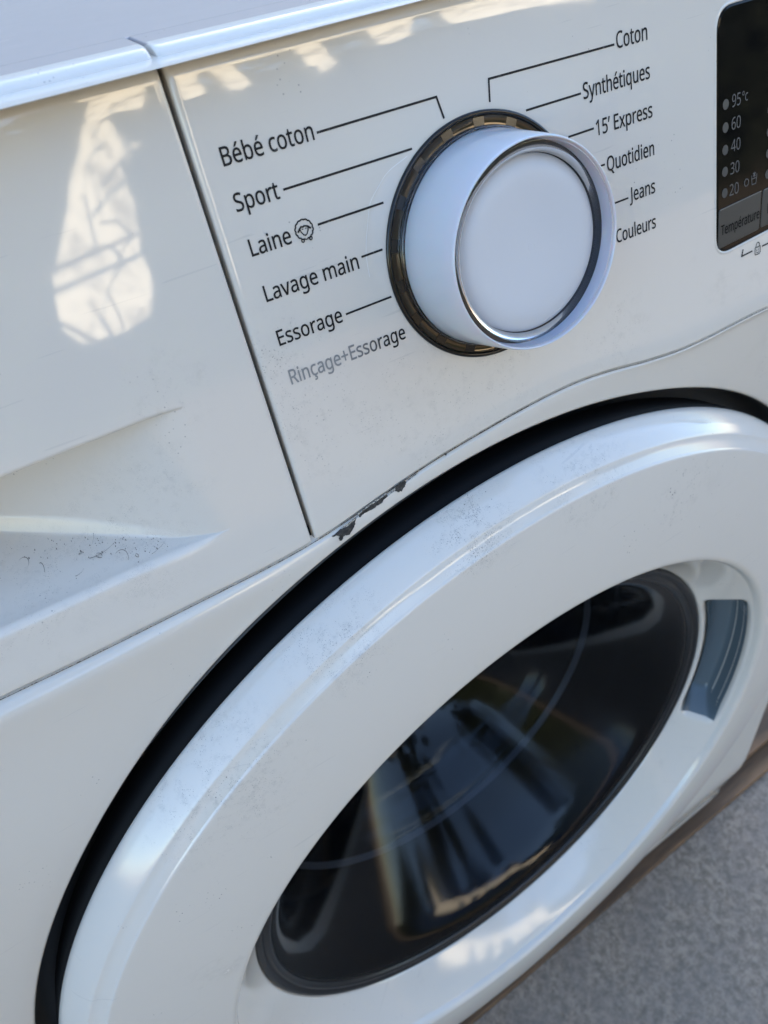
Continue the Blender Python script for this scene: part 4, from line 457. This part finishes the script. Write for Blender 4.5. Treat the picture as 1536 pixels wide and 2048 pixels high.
# sheep mark
sx, sz, sr = -1.612, .566, .068
out = []
for k in range(0, 121):
    a = 2 * pi * k / 120; rr = sr * (1 + .07 * abs(sin(7 * a))); out.append((sx + rr * cos(a) * 1.02, sz + rr * sin(a)))
face = [(-.036, .012), (-.028, -.014), (-.014, -.036), (0, -.043), (.014, -.036), (.028, -.014), (.036, .012)]
fr = [(-.036, .012), (-.020, .024), (-.006, .020), (.006, .024), (.020, .020), (.036, .014)]
sheep = [(out, False, .0052), ([(sx + a, sz + b) for a, b in face], False, .0045), ([(sx + a, sz + b) for a, b in fr], False, .0062),
         ([(sx - .036, sz + .010), (sx - .050, sz - .004)], False, .007), ([(sx + .036, sz + .012), (sx + .050, sz - .002)], False, .007),
         ([(sx - .014, sz + .004), (sx - .011, sz + .004)], False, .004), ([(sx + .014, sz + .004), (sx + .017, sz + .004)], False, .004)]
for fx in (-.032, .034):
    sheep.append(([(sx + fx + .011 * cos(a), sz - .074 + .012 * sin(a)) for a in [2 * pi * k / 12 for k in range(13)]], False, .0042))
strokes('sheep_mark', sheep, INK, cpo)

# faint pale arc beside the dial, a reflection painted as a thin strip
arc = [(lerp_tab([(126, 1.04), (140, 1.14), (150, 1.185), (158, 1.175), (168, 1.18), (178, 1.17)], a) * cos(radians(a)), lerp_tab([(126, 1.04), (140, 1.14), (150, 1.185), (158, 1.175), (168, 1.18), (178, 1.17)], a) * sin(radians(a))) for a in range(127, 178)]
ribbon('reflection_arc', arc, .0022, plain('reflection pale', (.78, .77, .74), .25), wm, -.0022)
# ---- padlock mark under the display
lx, lz = 3.343, -1.088
pl = [([(lx - .038, lz + .018), (lx + .038, lz + .018), (lx + .040, lz - .045), (lx + .028, lz - .060), (lx - .028, lz - .060), (lx - .040, lz - .045), (lx - .038, lz + .018)], False, .005),
      ([(lx - .026, lz + .018)] + [(lx + .026 * cos(a), lz + .030 + .036 * sin(a)) for a in [pi - pi * k / 10 for k in range(11)]] + [(lx + .026, lz + .018)], False, .005),
      ([(lx - .014, lz - .004), (lx - .014, lz - .020)], False, .0035), ([(lx + .014, lz - .004), (lx + .014, lz - .020)], False, .0035),
      ([(lx - .018, lz - .034), (lx - .008, lz - .042), (lx + .008, lz - .042), (lx + .018, lz - .034)], False, .0035)]
strokes('padlock_mark', pl, INK, cpo)

# ---- display window
def smooth_outline(pts, n=6):
    out = []; m = len(pts)
    for i in range(m):
        p0, p1, p2, p3 = [Vector(pts[(i + k) % m]) for k in (-1, 0, 1, 2)]
        if (p2 - p1).length > .6: out.append(tuple(p1)); continue
        for k in range(n):
            t = k / n
            v = .5 * ((2 * p1) + (p2 - p0) * t + (2 * p0 - 5 * p1 + 4 * p2 - p3) * t * t + (3 * p1 - p0 - 3 * p2 + p3) * t ** 3)
            out.append(tuple(v))
    return out
def round_rect(corners, r):
    out = []
    n = len(corners)
    for i in range(n):
        p = Vector(corners[i]); a = (Vector(corners[i - 1]) - p).normalized(); b = (Vector(corners[(i + 1) % n]) - p).normalized()
        for k in range(9):
            t = k / 8; out.append(tuple((1 - t) ** 2 * (p + a * r) + 2 * t * (1 - t) * p + t * t * (p + b * r)))
    return out
disp_c = [(2.712, 1.222), (7.2, 1.222), (7.2, -.70), (2.728, -.985)]
ol = round_rect(disp_c, .20)
def offset_poly(pts, d):
    n = len(pts); out = []
    for i in range(n):
        a = Vector(pts[i - 1]); b = Vector(pts[(i + 1) % n]); t = (b - a).normalized(); out.append((pts[i][0] - t.y * d, pts[i][1] + t.x * d))
    return out
def framed(name, ol, steps, mat, parent, cap=True):
    V = []; n = len(ol)
    for d, y in steps: V += [P(x, y, z) for x, z in offset_poly(ol, d)]
    F = grid_faces(len(steps), n, True)
    if cap: F.append(tuple((len(steps) - 1) * n + k for k in range(n)))
    return mesh_obj(name, V, F, mat, parent, False)
# thin raised white lip round the window, then the glass
framed('display_bezel', ol, [(.030, .002), (.022, -.006), (.010, -.008), (0, -.002), (0, .02)], W_PANEL, cpo, cap=False)
dsp = framed('display_window', ol, [(.0, .001), (-.004, -.004), (-.022, -.008)], BLACKGLASS, wm)
YB = -.012
def quad(name, pts, y, mat, parent, thick=.0): return flat_poly(name, pts, y, mat, parent, thick=thick)
b1 = round_rect([(2.751, -.526), (3.359, -.499), (3.342, -.885), (2.742, -.915)], .03)
b2 = round_rect([(3.384, -.500), (4.02, -.472), (4.00, -.850), (3.362, -.880)], .03)
b3 = round_rect([(4.045, -.470), (4.68, -.44), (4.66, -.82), (4.02, -.848)], .03)
for b in (b1, b2, b3):
    framed('touch_button', b, [(.0, -.009), (-.006, -.016)], BUTTON, dsp)
strokes('button_highlight', [([(2.76, -.530), (3.35, -.503)], False, .004), ([(3.392, -.504), (4.01, -.476)], False, .004)], plain('button edge', (.16, .155, .14), .4), dsp, y=-.018)
word('button_word', 'Température', 2.775, 3.332, -.785, .098, BTNPRINT, dsp, y=-.018, z1=-.765, bold=.006)
word('button_word', 'Essorage', 3.455, 3.93, -.755, .098, BTNPRINT, dsp, y=-.018, z1=-.735, bold=.006)
def disc(name, x, z, rx, rz, y, mat, parent):
    return flat_poly(name, [(x + rx * cos(2 * pi * k / 24), z + rz * sin(2 * pi * k / 24)) for k in range(24)], y, mat, parent)
for z in (.42, .219, .019, -.18, -.381): disc('indicator', 2.829, z, .040, .046, YB, LEDMAT, dsp)
for z in (.235, .035, -.165, -.362): disc('indicator', 3.446, z, .040, .046, YB, LEDMAT, dsp)
for key, a, b, z in [('95', 2.912, 3.028, .376), ('60', 2.910, 3.033, .176), ('40', 2.908, 3.036, -.020), ('30', 2.903, 3.028, -.228), ('20', 2.894, 3.024, -.430)]:
    word('temperature_mark', key, a, b, z, .108, DISPRINT, dsp, y=YB)
word('temperature_mark', '°c', 3.046, 3.125, .392, .09, DISPRINT, dsp, y=YB)
strokes('cold_wash_mark', [([(3.135 + .030 * cos(a), -.362 + .034 * sin(a)) for a in [2 * pi * k / 20 for k in range(21)]], False),
    ([(3.205, -.318), (3.215, -.405), (3.270, -.405), (3.282, -.318)], False), ([(3.212, -.350), (3.276, -.350)], False),
    ([(3.228, -.300), (3.262, -.330)], False), ([(3.262, -.300), (3.228, -.330)], False), ([(3.245, -.292), (3.245, -.338)], False)], DISPRINT, dsp, y=YB, w=.0045)

# ---- programme dial
dial = mesh_obj('programme_dial', *(lambda: ([P(r * cos(2 * pi * k / 96), y, r * sin(2 * pi * k / 96)) for (r, y) in ((.70, .0), (.70, -.02)) for k in range(96)], grid_faces(2, 96, True) + [tuple(96 + k for k in range(96))]))(), RINGBLACK, wm, False)
lathe('ring', [(1.0, .003), (1.0, -.018), (.992, -.028), (.975, -.030), (.962, -.022), (.958, -.008)], RINGBLACK, dial, 192, frame=P, flip=True)
lathe('smoked_ring', [(.960, -.010), (.955, -.004), (.90, -.008), (.865, -.012), (.80, -.014)], SMOKE, dial, 192, frame=P, flip=True)
for dg_ in (105.4, 86, 125.9, 145.6, 166.2, -174.5 + 1, -153.8, -133.6, -113, -93, 66, 46, 26, 6, -14, -34, -54, -74):
    a0, a1 = radians(dg_ - 3.2), radians(dg_ + 3.2)
    V = []
    for k in range(5):
        a = a0 + (a1 - a0) * k / 4
        V += [P(.953 * cos(a), -.0065, .953 * sin(a)), P(.87 * cos(a), -.0135, .87 * sin(a))]
    mesh_obj('divider', V, grid_faces(5, 2), DIVIDER, dial, False)
# frosted face plug, milky skirt, dark channel between them and the clear filling over it
core = [(.67, -.30), (.685, -.45), (.690, -.50)]
for d in range(0, 91, 10): core.append((.690 - .18 + .18 * cos(radians(d)), -.500 - .104 * sin(radians(d))))
core += [(.44, -.6025), (.38, -.600), (.28, -.597), (.15, -.595), (.05, -.594), (.025, -.5938), (.0004, -.5938)]
co = lathe('dial_face', core, CORE, dial, 160, frame=P, flip=True)
for r_ in (.032,):
    lathe('moulding_mark', [(r_ + .003, -.5936), (r_ + .001, -.5949), (r_ - .001, -.5949), (r_ - .003, -.5936)], CORE, dial, 40, frame=P, flip=True)
skirt = [(.70, -.03), (.848, -.026), (.862, -.032), (.867, -.05), (.858, -.16), (.845, -.30), (.834, -.42), (.824, -.52), (.814, -.61), (.806, -.665), (.801, -.684), (.794, -.692), (.788, -.690), (.785, -.68), (.782, -.64), (.776, -.53), (.775, -.525)]
lathe('dial_skirt', skirt, SLEEVE, dial, 256, frame=P, flip=True)
lathe('channel', [(.785, -.535), (.60, -.535)], plain('channel grey', (.022, .024, .028), .12), dial, 160, frame=P, flip=True)
lathe('clear_filling', [(.785, -.668), (.778, -.675), (.745, -.672), (.722, -.658), (.703, -.636), (.692, -.600), (.684, -.560)], CLEAR, dial, 256, frame=P, flip=True)
lathe('clear_foot', [(.868, -.012), (.885, -.014), (.890, -.03), (.886, -.055), (.874, -.075), (.8685, -.075), (.868, -.012)], ACRYL, dial, 256, frame=P, fix=True)

# ---- door
def cone_dir(r, w, a):
    deg = math.degrees(a); deg = deg - 360 if deg > 180 else deg
    m = sstep(-21, -14, deg) * (1 - sstep(18, 25, deg))
    t = (w + .62) / (.62 + .0)                  # 0 at the front edge, 1 at the rubber
    m *= sstep(.03, .30, t) * (1 - sstep(.66, .94, t))
    if w > .03 or r > 4.95: m = 0
    return r + .36 * m, w + .40 * m
fr_prof = [(6.70, -.08), (6.752, -.10), (6.768, -.118), (6.772, -.15), (6.762, -.21), (6.742, -.28), (6.712, -.35), (6.675, -.415), (6.640, -.468), (6.618, -.497), (6.607, -.508), (6.598, -.513), (6.575, -.520), (6.53, -.550), (6.488, -.588), (6.474, -.598), (6.469, -.603), (6.465, -.609), (6.460, -.616), (6.452, -.622), (6.435, -.626), (6.415, -.628)]
fr_prof += [(6.415 + (5.06 - 6.415) * k / 14, -.628 - .118 * (1 - (1 - k / 14) ** 1.6)) for k in range(1, 15)]
fr_prof += [(5.02, -.748), (4.985, -.744), (4.955, -.732), (4.93, -.710), (4.915, -.68), (4.90, -.64)]
fr_prof += [(4.895 + (4.372 - 4.895) * (k / 44) ** .9, -.62 + .60 * k / 44) for k in range(0, 45)] + [(4.362, .0), (4.352, .03), (4.35, .07), (4.35, .2)]
door = lathe('door', fr_prof, W_DOOR, wm, 900, disp=cone_dir, flip=False)
lathe('door_back', [(6.0, .5), (6.55, .45), (6.70, .30), (6.742, .10), (6.745, -.085), (6.70, -.085)], DARK_GAP, door, 256)  # dark back shell; its black also stands for shadow in the gap
# glossy liner of the grip pocket
V = []; na, nt = 60, 14
for i in range(na):
    a = radians(-19.2 + (23.4 + 19.2) * i / (na - 1))
    for j in range(nt):
        t = .10 + (.86 - .10) * j / (nt - 1)
        w = -.62 + .60 * t; r = 4.895 + (4.372 - 4.895) * t ** .9
        m = sstep(-21, -14, math.degrees(a)) * (1 - sstep(18, 25, math.degrees(a))) * sstep(.03, .30, t) * (1 - sstep(.66, .94, t))
        rr, ww = r + .36 * m - .012, w + .40 * m - .014
        V.append((rr * cos(a), ww, DZ + rr * sin(a)))
mesh_obj('grip_liner', V, grid_faces(na, nt), GRIP, door)
lathe('rubber_ring', [(4.36, .09), (4.345, .02), (4.31, -.012), (4.27, -.008), (4.25, .03), (4.22, .035), (4.19, .0), (4.15, -.004), (4.12, .03), (4.10, .08)], RUBBER, door, 256)
# dark bowl behind, with a pale pressed ring, then the clear tinted cover in front of it
bowl = [(4.10, .10)] + [(4.08 - .50 * k / 12, .20 + 1.7 * k / 12) for k in range(13)] + [(3.50, 1.98), (3.41, 2.04)]
bowl += [(3.35 * cos(radians(d)), 2.07 + 1.4 * sin(radians(d))) for d in range(8, 90, 8)] + [(.02, 3.47)]
lathe('glass_bowl', bowl, BOWL, door, 200, cap_last=True)
V = []
for k in range(90):
    a = radians(-172 + 205 * k / 89)
    V += [(r * cos(a), w, DZ + r * sin(a)) for r, w in ((3.585, 1.80), (3.55, 1.845), (3.52, 1.90))]
mesh_obj('bowl_ring', V, grid_faces(90, 3), RINGPALE, door)
gl = [(4.135, .05), (4.10, .052), (4.04, .065), (3.96, .10)]
r_, w_ = 3.96, .10
for k in range(1, 23):
    tilt = radians(min(52, 34 + 9 * k)) if r_ > 2.2 else radians(max(0, 52 - 24 * (2.2 - r_)))
    r_ -= .175; w_ += .175 * math.tan(tilt); gl.append((max(r_, .02), min(w_, 3.1)))
lathe('door_glass', gl, GLASS, door, 256, cap_last=True)

# ---- cabinet front sheet (polar round the door opening)
RG = 6.963
def seam_world(x_p):                          # a point of the joint in world units
    return P(x_p, .0, low_s(x_p) - GAPW)
seamW = [seam_world(x) for x in dense(None, -8.95, 8.3, .04)]
def seam_v(x):
    lo = 0; 
    if x <= seamW[0].x: return seamW[0]
    if x >= seamW[-1].x: return seamW[-1]
    a, b = 0, len(seamW) - 1
    while b - a > 1:
        m = (a + b) // 2
        if seamW[m].x <= x: a = m
        else: b = m
    t = (x - seamW[a].x) / (seamW[b].x - seamW[a].x); return seamW[a].lerp(seamW[b], t)
ZB = .78
angs = []
k = 0
d = 0.0
while d < 360:
    angs.append(d); d += .5 if 25 < d < 155 else 1.5
def boundary(a):
    ca, sa = cos(a), sin(a)
    lo, hi = RG, 40
    def inside(r):
        x, z = r * ca, DZ + r * sa
        return XL + .02 <= x <= XR - .02 and z >= ZB and z <= seam_v(x).z
    for _ in range(40):
        m = (lo + hi) / 2
        if inside(m): lo = m
        else: hi = m
    return lo
def body_w(x, z):
    s = seam_v(x); dist = max(0, s.z - z)
    # flush with the panel at the joint, then the sheet rolls on to its own plane
    ws = s.y + 0.0
    k = .62 * exp(-(dist / 1.3) ** 2) + .38 * exp(-(dist / .06) ** 1.4)
    w = ws * k
    w += .04 * (1 - sstep(0, .035, dist)) ** 2
    for e in (x - XL, XR - x):
        if e < .6: w += .6 - sqrt(max(0, .36 - (.6 - e) ** 2))
    if z < 3.2: w += .35 * sstep(3.2, .8, z) if False else .35 * (1 - sstep(.8, 3.2, z))
    return w
NR = 64
V = []
fr = [(RG + .012, .55), (RG + .006, .12)] + [(RG + .045 * (1 - cos(radians(d))) , .045 * (1 - sin(radians(d)))) for d in (10, 30, 50, 70, 90)]
for dgr in angs:
    a = radians(dgr); rb = boundary(a)
    for r, w in fr: V.append((r * cos(a), body_w(RG * cos(a), DZ + RG * sin(a)) + w, DZ + r * sin(a)))
    r0 = RG + .045
    for k in range(1, NR + 1):
        t = k / NR; t = 1 - (1 - t) ** 3.4
        r = r0 + (max(rb, r0 + .001) - r0) * t
        x, z = r * cos(a), DZ + r * sin(a); V.append((x, body_w(x, z), z))
    x, z = rb * cos(a), DZ + rb * sin(a); V.append((x, body_w(x, z) + .3, z))
nv = len(fr) + NR + 1
F = []
n = len(angs)
for i in range(n):
    for j in range(nv - 1):
        F.append((i * nv + j, i * nv + j + 1, ((i + 1) % n) * nv + j + 1, ((i + 1) % n) * nv + j))
body = mesh_obj('cabinet_front', V, F, W_BODY, wm)
def on_body(x, y, z):
    q = P(x, 0, z); return Vector((q.x, min(q.y, body_w(q.x, q.z)) + y, q.z))
for c in chips: flat_poly('chipped_spot', rough_poly(c), -.010, CHIP, wm, frame=on_body)
for c in edges: flat_poly('broken_edge', rough_poly(c, 3, .003), -.013, CHIP_EDGE, wm, frame=on_body)
lathe('opening_wall', [(RG + .003, .07), (RG + .002, .6), (6.7, .62), (6.0, .62)], HOLEGREY, wm, 256)
# cabinet sides, back, lid
def shell():
    x0, x1, y0, y1, z0, z1 = XL, XR, .62, 16.8, ZB, 21.15
    V = []
    prof = [(x0, z0), (x0, z1 - .25), (x0 + .07, z1 - .07), (x0 + .25, z1), (x1 - .25, z1), (x1 - .07, z1 - .07), (x1, z1 - .25), (x1, z0)]
    for y in (y0, y1): V += [(x, y, z) for x, z in prof]
    F = grid_faces(2, 8, True); F.append(tuple(range(8, 16)))
    return mesh_obj('cabinet_shell', V, F, W_BODY, wm, False)
shell()
V = []
xs_ = dense(None, -8.9, 8.2, .6)
lp = [(.617, .20), (.617, .236), (.620, .243), (.627, .2485), (.64, .2515)] + [(.64 + k * k * .27, .2515 + k * k * .27 * .2095) for k in range(1, 9)]
for x in xs_: V += [P(x, y, ztop + z) for y, z in lp]
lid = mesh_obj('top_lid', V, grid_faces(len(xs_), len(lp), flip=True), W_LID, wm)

# keep the parts where they are although their thing stands at its base
for o in list(wm.children): o.location = Vector(o.location) - Vector(wm.location)

# ------------------------------------------------------------------ pallet under the machine
WOOD = NT('weathered brown wood')
g = WOOD.noise(14, 6, .65, WOOD.mapping((.35, 3, 5)))
WOOD.set(Base_Color=WOOD.mix(WOOD.ramp(g, .3, .75), (.06, .033, .016), (.24, .13, .06)), Roughness=.75); WOOD.bump(g, .5, .003); WOOD = WOOD.m
pal = empty('wooden_pallet', (0, 0, 0))
tag(pal, 'brown weathered wooden pallet lying on the concrete beneath the washing machine', 'pallet')
box('bottom_board', -9.6, 13.5, .14, 3.0, .0, .22, WOOD, pal, .03)
box('bottom_board', -9.6, 13.5, 8, 10.6, .0, .22, WOOD, pal, .03)
box('bottom_board', -9.6, 13.5, 14.4, 17, .0, .22, WOOD, pal, .03)
for x in (-9.4, .6, 10.6):
    for y in (1.0, 8.2, 14.6): box('block', x, x + 2.6, y, y + 2.0, .222, .48, WOOD, pal, .02)
for k, y in enumerate((.62, 3.7, 6.8, 9.9, 13.0)):
    box('top_board', -9.6, 13.5, y, y + 2.6, .482, .715, WOOD, pal, .03)

# ------------------------------------------------------------------ ground
G = NT('concrete')
n1 = G.noise(2.2, 5, .6); n2 = G.noise(130, 7, .82); n3 = G.noise(22, 4, .6)
c = G.mix(G.ramp(n2, .36, .64), (.14, .104, .072), (.39, .30, .218))
c = G.mix(G.math('MULTIPLY', G.ramp(n3, .4, .66), .45), c, (.20, .16, .13))
c = G.mix(G.math('MULTIPLY', G.ramp(n1, .42, .66), .35), c, (.20, .175, .15))
G.set(Base_Color=c, Roughness=.85); G.bump(n2, .5, .004)
gm = bpy.data.meshes.new('ground'); gm.from_pydata([(-150, -150, 0), (150, -150, 0), (150, 150, 0), (-150, 150, 0)], [], [(0, 1, 2, 3)]); gm.materials.append(G.m)
ground = bpy.data.objects.new('ground', gm); col.objects.link(ground); tag(ground, kind='structure')

# ------------------------------------------------------------------ unseen yard, added for what the gloss reflects
def slab(name, pts, y, thick, mat, label, cat, kind=None):
    n = len(pts)
    V = [(x, y, z) for x, z in pts] + [(x, y - thick, z) for x, z in pts]
    F = [tuple(range(n)), tuple(range(2 * n - 1, n - 1, -1))] + [(i, (i + 1) % n, n + (i + 1) % n, n + i) for i in range(n)]
    me = bpy.data.meshes.new(name); me.from_pydata(V, [], F); me.update(); me.materials.append(mat)
    bm = bmesh.new(); bm.from_mesh(me); bmesh.ops.recalc_face_normals(bm, faces=bm.faces); bm.to_mesh(me); bm.free()
    o = bpy.data.objects.new(name, me); col.objects.link(o); tag(o, label, cat, kind=kind); return o
RENDERM = NT('house render'); RENDERM.set(Base_Color=RENDERM.mix(RENDERM.ramp(RENDERM.noise(3, 6), .35, .7), (.50, .44, .37), (.60, .53, .45)), Roughness=.9); RENDERM = RENDERM.m
CREAM = NT('cream render'); CREAM.set(Base_Color=CREAM.mix(CREAM.ramp(CREAM.noise(5, 9, .75), .47, .62), (.90, .84, .70), (.30, .26, .20)), Roughness=.9); CREAM = CREAM.m
HEDGE = NT('hedge leaf'); HEDGE.set(Base_Color=HEDGE.mix(HEDGE.noise(30, 4), (.012, .02, .008), (.035, .05, .02)), Roughness=.6); HEDGE = HEDGE.m
hw = slab('house', [(-16, 0), (22, 0), (22, 12.75), (-16, 12.75)], 15.0, -8, RENDERM, 'unseen grey rendered house added to shade the washing machine from behind', 'building')  # unseen house, added and sized to keep the sun off the machine
# unseen sunlit cream shapes, cut to the outline of the drawer's reflection
gw = empty('reflected_wall', (0.3, -5, 0))
tag(gw, 'unseen ragged cream wall shapes added to reflect in the washing machine', 'wall')
def wallpiece(name, pts):
    pts = rough_poly(pts, 3, .018)
    o = slab(name, pts, -5.0, .18, CREAM, None, None); o.parent = gw; o.location = -gw.location; return o
wallpiece('wall_face', [(.47,1.79),(.55,2.30),(.9,2.30),(.82,1.77),(.76,1.80),(.67,1.85),(.60,1.80),(.62,1.73),(.66,1.60),(.74,1.61),(.64,1.52),(.56,1.51),(.55,1.37),(.52,1.16),(.48,.96),(.44,.74),(.36,.63),(.13,.59),(-.09,.61),(-.15,.72),(-.08,1.01),(.13,1.31),(.31,1.58)])
wallpiece('wall_top', [(.50, 2.305), (4.6, 2.305), (4.6, 2.5), (.50, 2.5)])
for pts in ([(1.03,2.30),(1.24,2.30),(1.22,1.80),(1.0,1.78)], [(1.32,2.30),(1.48,2.30),(1.52,1.74),(1.36,1.74)], [(1.92,2.30),(2.08,2.30),(2.12,1.72),(1.99,1.69),(1.92,1.79)], [(2.44,2.30),(2.80,2.30),(2.72,1.86),(2.51,1.79),(2.46,1.86)], [(3.02,2.30),(4.35,2.30),(4.2,1.66),(3.82,1.72),(3.03,1.87)]):
    wallpiece('wall_pier', pts)
# unseen branches, added to put dark streaks into the reflected cream shapes
sh = empty('reflection_branches', (0.15, -4.85, 0))
tag(sh, 'unseen dark branches added to streak the cream wall in the reflection', 'shrub')
def branch(pts, r):
    V = []; n = len(pts)
    for i, (x, z) in enumerate(pts):
        rr = r * (1 - .6 * i / n)
        for k in range(6): a = 2 * pi * k / 6; V.append(((x + rr * cos(a) * .5) / U, (-4.85 + rr * sin(a)) / U, (z + rr * cos(a)) / U))
    o = mesh_obj('branch', V, grid_faces(n, 6, True), BARKM, sh); o.location = -sh.location
BARKM = plain('dark branch', (.05, .038, .028), .9)
branch([(.15, 0), (.16, .35), (.18, .60), (.19, .74), (.17, .83), (.25, .91), (.32, 1.0)], .022)
branch([(.17, .40), (-.02, .62), (-.12, .74), (-.18, .80), (-.30, 1.0)], .018)
branch([(.32, 1.0), (.44, 1.10), (.41, 1.20), (.30, 1.22)], .016)
branch([(-.30, 1.0), (-.05, 1.05), (.24, 1.08), (.53, 1.10), (.75, 1.16)], .020)
branch([(.24, 1.08), (.33, 1.25), (.36, 1.42), (.38, 1.53), (.45, 1.65), (.53, 1.73), (.60, 1.75), (.65, 1.83)], .020)
branch([(.38, 1.40), (.55, 1.50), (.73, 1.56), (.72, 1.70), (.71, 1.85), (.74, 2.1)], .018)
branch([(.73, 1.56), (.76, 1.66), (.735, 1.77), (.80, 1.95)], .014)
branch([(.75, 1.16), (.95, 1.45), (1.3, 1.7), (1.42, 2.0)], .014)
# dark hedge behind it
def hedge(name, x0, x1, y, dep, h, n, label):
    V = []; F = []
    for i in range(n):
        x = random.uniform(x0, x1); z = random.random() ** .8 * h * (1 + .06 * sin(x * 3.1) + .04 * sin(x * 7.7)); yy = y - random.random() ** 2 * dep + .05 * sin(x * 5 + z * 4)
        s = random.uniform(.03, .07); a = random.uniform(0, pi); b_ = random.uniform(-.9, .9)
        u = Vector((cos(a), sin(b_) * .6, sin(a))) * s; w = Vector((-sin(a) * .6, cos(b_), cos(a) * .6)).normalized() * s * .7
        c0 = Vector((x, yy, z)); k = len(V)
        V += [tuple(c0 - u), tuple(c0 - w), tuple(c0 + u), tuple(c0 + w)]; F.append((k, k + 1, k + 2, k + 3))
    k = len(V)
    V += [(x0, y - .3, 0), (x1, y - .3, 0), (x1, y - .3, h * .9), (x0, y - .3, h * .9)]; F.append((k, k + 1, k + 2, k + 3))
    me = bpy.data.meshes.new(name); me.from_pydata(V, [], F); me.materials.append(HEDGE)
    o = bpy.data.objects.new(name, me); col.objects.link(o); tag(o, label, 'hedge'); return o
hedge('hedge', -7, 7.5, -5.5, .6, 2.35, 26000, 'tall dark green hedge growing behind the sunlit cream wall')
# warm sheet of cardboard-coloured lit wall further right is left to the sky

# lint, hairs and grit lying on the shelf of the drawer's grip
LINT = plain('lint grey', (.17, .15, .13), .9)
V = []; F = []
def shelf_pt(x, y, lift=.004):
    D = depth(x); r = min(.085, D * .5); zl = ZLW(x); t = max(0, min(1, (y - r) / max(.01, D - r)))
    return P(x, y, zl + .45 * t * (D - r) + lift)
for i in range(190):
    x = -3.45 - abs(random.gauss(0, .65)); D = depth(x)
    y = D * (1 - abs(random.gauss(0, .33))); 
    if not (.04 < y < D * .97) or x < -5.2: continue
    n = random.randint(3, 5); s_ = random.choice((.002, .002, .003, .003, .004, .005, .008)) ; a0 = random.random() * 6
    k = len(V)
    for j in range(n):
        a = a0 + 2 * pi * j / n; rr = s_ * random.uniform(.4, 1.0)
        V.append(shelf_pt(x + rr * cos(a), y + rr * 2.0 * sin(a), .003))
    F.append(tuple(range(k, k + n)))
def hair(x, y, L, curl, a, w=.0022):
    px, py = x, y; k0 = len(V); n = 14
    for j in range(n):
        V.append(shelf_pt(px, py, .006 + .02 * sin(pi * j / (n - 1)))); V.append(shelf_pt(px + w * 2, py + w * 2, .006 + .02 * sin(pi * j / (n - 1))))
        if j: F.append((k0 + 2 * j - 2, k0 + 2 * j - 1, k0 + 2 * j + 1, k0 + 2 * j))
        px += cos(a) * L / n; py += sin(a) * L / n; a += curl
for h_ in ((-4.05, .30, .35, .12, -.4), (-4.0, .40, .22, .12, .6), (-3.85, .24, .18, -.2, .2), (-3.6, .10, .22, .1, -.1), (-4.4, .35, .12, .1, 1.1), (-3.95, .28, .12, .4, 2), (-4.55, .55, .18, -.25, .3), (-4.2, .2, .12, .2, -.8), (-3.7, .12, .08, .5, .9), (-4.1, .38, .1, -.5, .1)): hair(*h_)
lint = mesh_obj('lint', V, F, LINT, None, False); tag(lint, kind='stuff')

# ground sheet added for bounce light, kept dark in the glass reflection
GR = NT('dim ground'); gn = GR.noise(30, 6, .7)
GR.set(Base_Color=GR.mix(GR.ramp(gn, .35, .65), (.055, .043, .03), (.10, .078, .055)), Roughness=.9); GR.bump(gn, .6, .01)
gm2 = bpy.data.meshes.new('added_ground'); gm2.from_pydata([(-9, -14, .004), (9, -14, .004), (9, -1.75, .004), (-9, -1.75, .004)], [], [(0, 1, 2, 3)]); gm2.materials.append(GR.m)
added_ground = bpy.data.objects.new('added_ground', gm2); col.objects.link(added_ground); tag(added_ground, kind='structure')

BARK = plain('bark', (.10, .075, .05), .9)
def tree(x, y, h, r, n, label):  # unseen trees, added to darken and break up the reflected sky
    t = empty('tree', (x, y, 0)); tag(t, label, 'tree')
    prof = [(.20, 0), (.15, .4), (.12, 1.5), (.09, h * .55), (.04, h * .85)]
    V = []
    for rr, z in prof:
        for k in range(10): a = 2 * pi * k / 10; V.append(((rr * cos(a) + .05 * sin(z * 2)) / U, rr * sin(a) / U, z / U))
    mesh_obj('trunk', V, grid_faces(len(prof), 10, True), BARK, t)
    cl = [(random.gauss(0, r * .5), random.gauss(0, r * .45), h * .66 + random.gauss(0, r * .45), random.uniform(.35, .7)) for _ in range(26)]
    V = []; F = []
    for i in range(n):
        cx, cy, cz, cr = random.choice(cl)
        d = Vector((random.gauss(0, 1), random.gauss(0, 1), random.gauss(0, 1))).normalized() * cr * random.uniform(.5, 1.05)
        c0 = Vector((cx, cy, cz)) + d; s_ = random.uniform(.04, .08); u = Vector((random.gauss(0, 1), random.gauss(0, 1), random.gauss(0, 1))).normalized() * s_
        w = u.orthogonal().normalized() * s_ * .6; k = len(V)
        V += [tuple((c0 + q) / U) for q in (u, w, -u, -w)]; F.append((k, k + 1, k + 2, k + 3))
    mesh_obj('crown', V, F, HEDGE, t, False)
tree(4.6, -7.0, 7.4, 2.6, 16000, 'unseen tall dark tree added on the right to break up the reflected sky')
tree(-4.4, -6.8, 6.8, 2.2, 13000, 'unseen dark tree added on the left to break up the reflected sky')
tree(1.0, -9.0, 4.6, 1.1, 6000, 'unseen small dark tree added in the middle to break up the reflected sky')
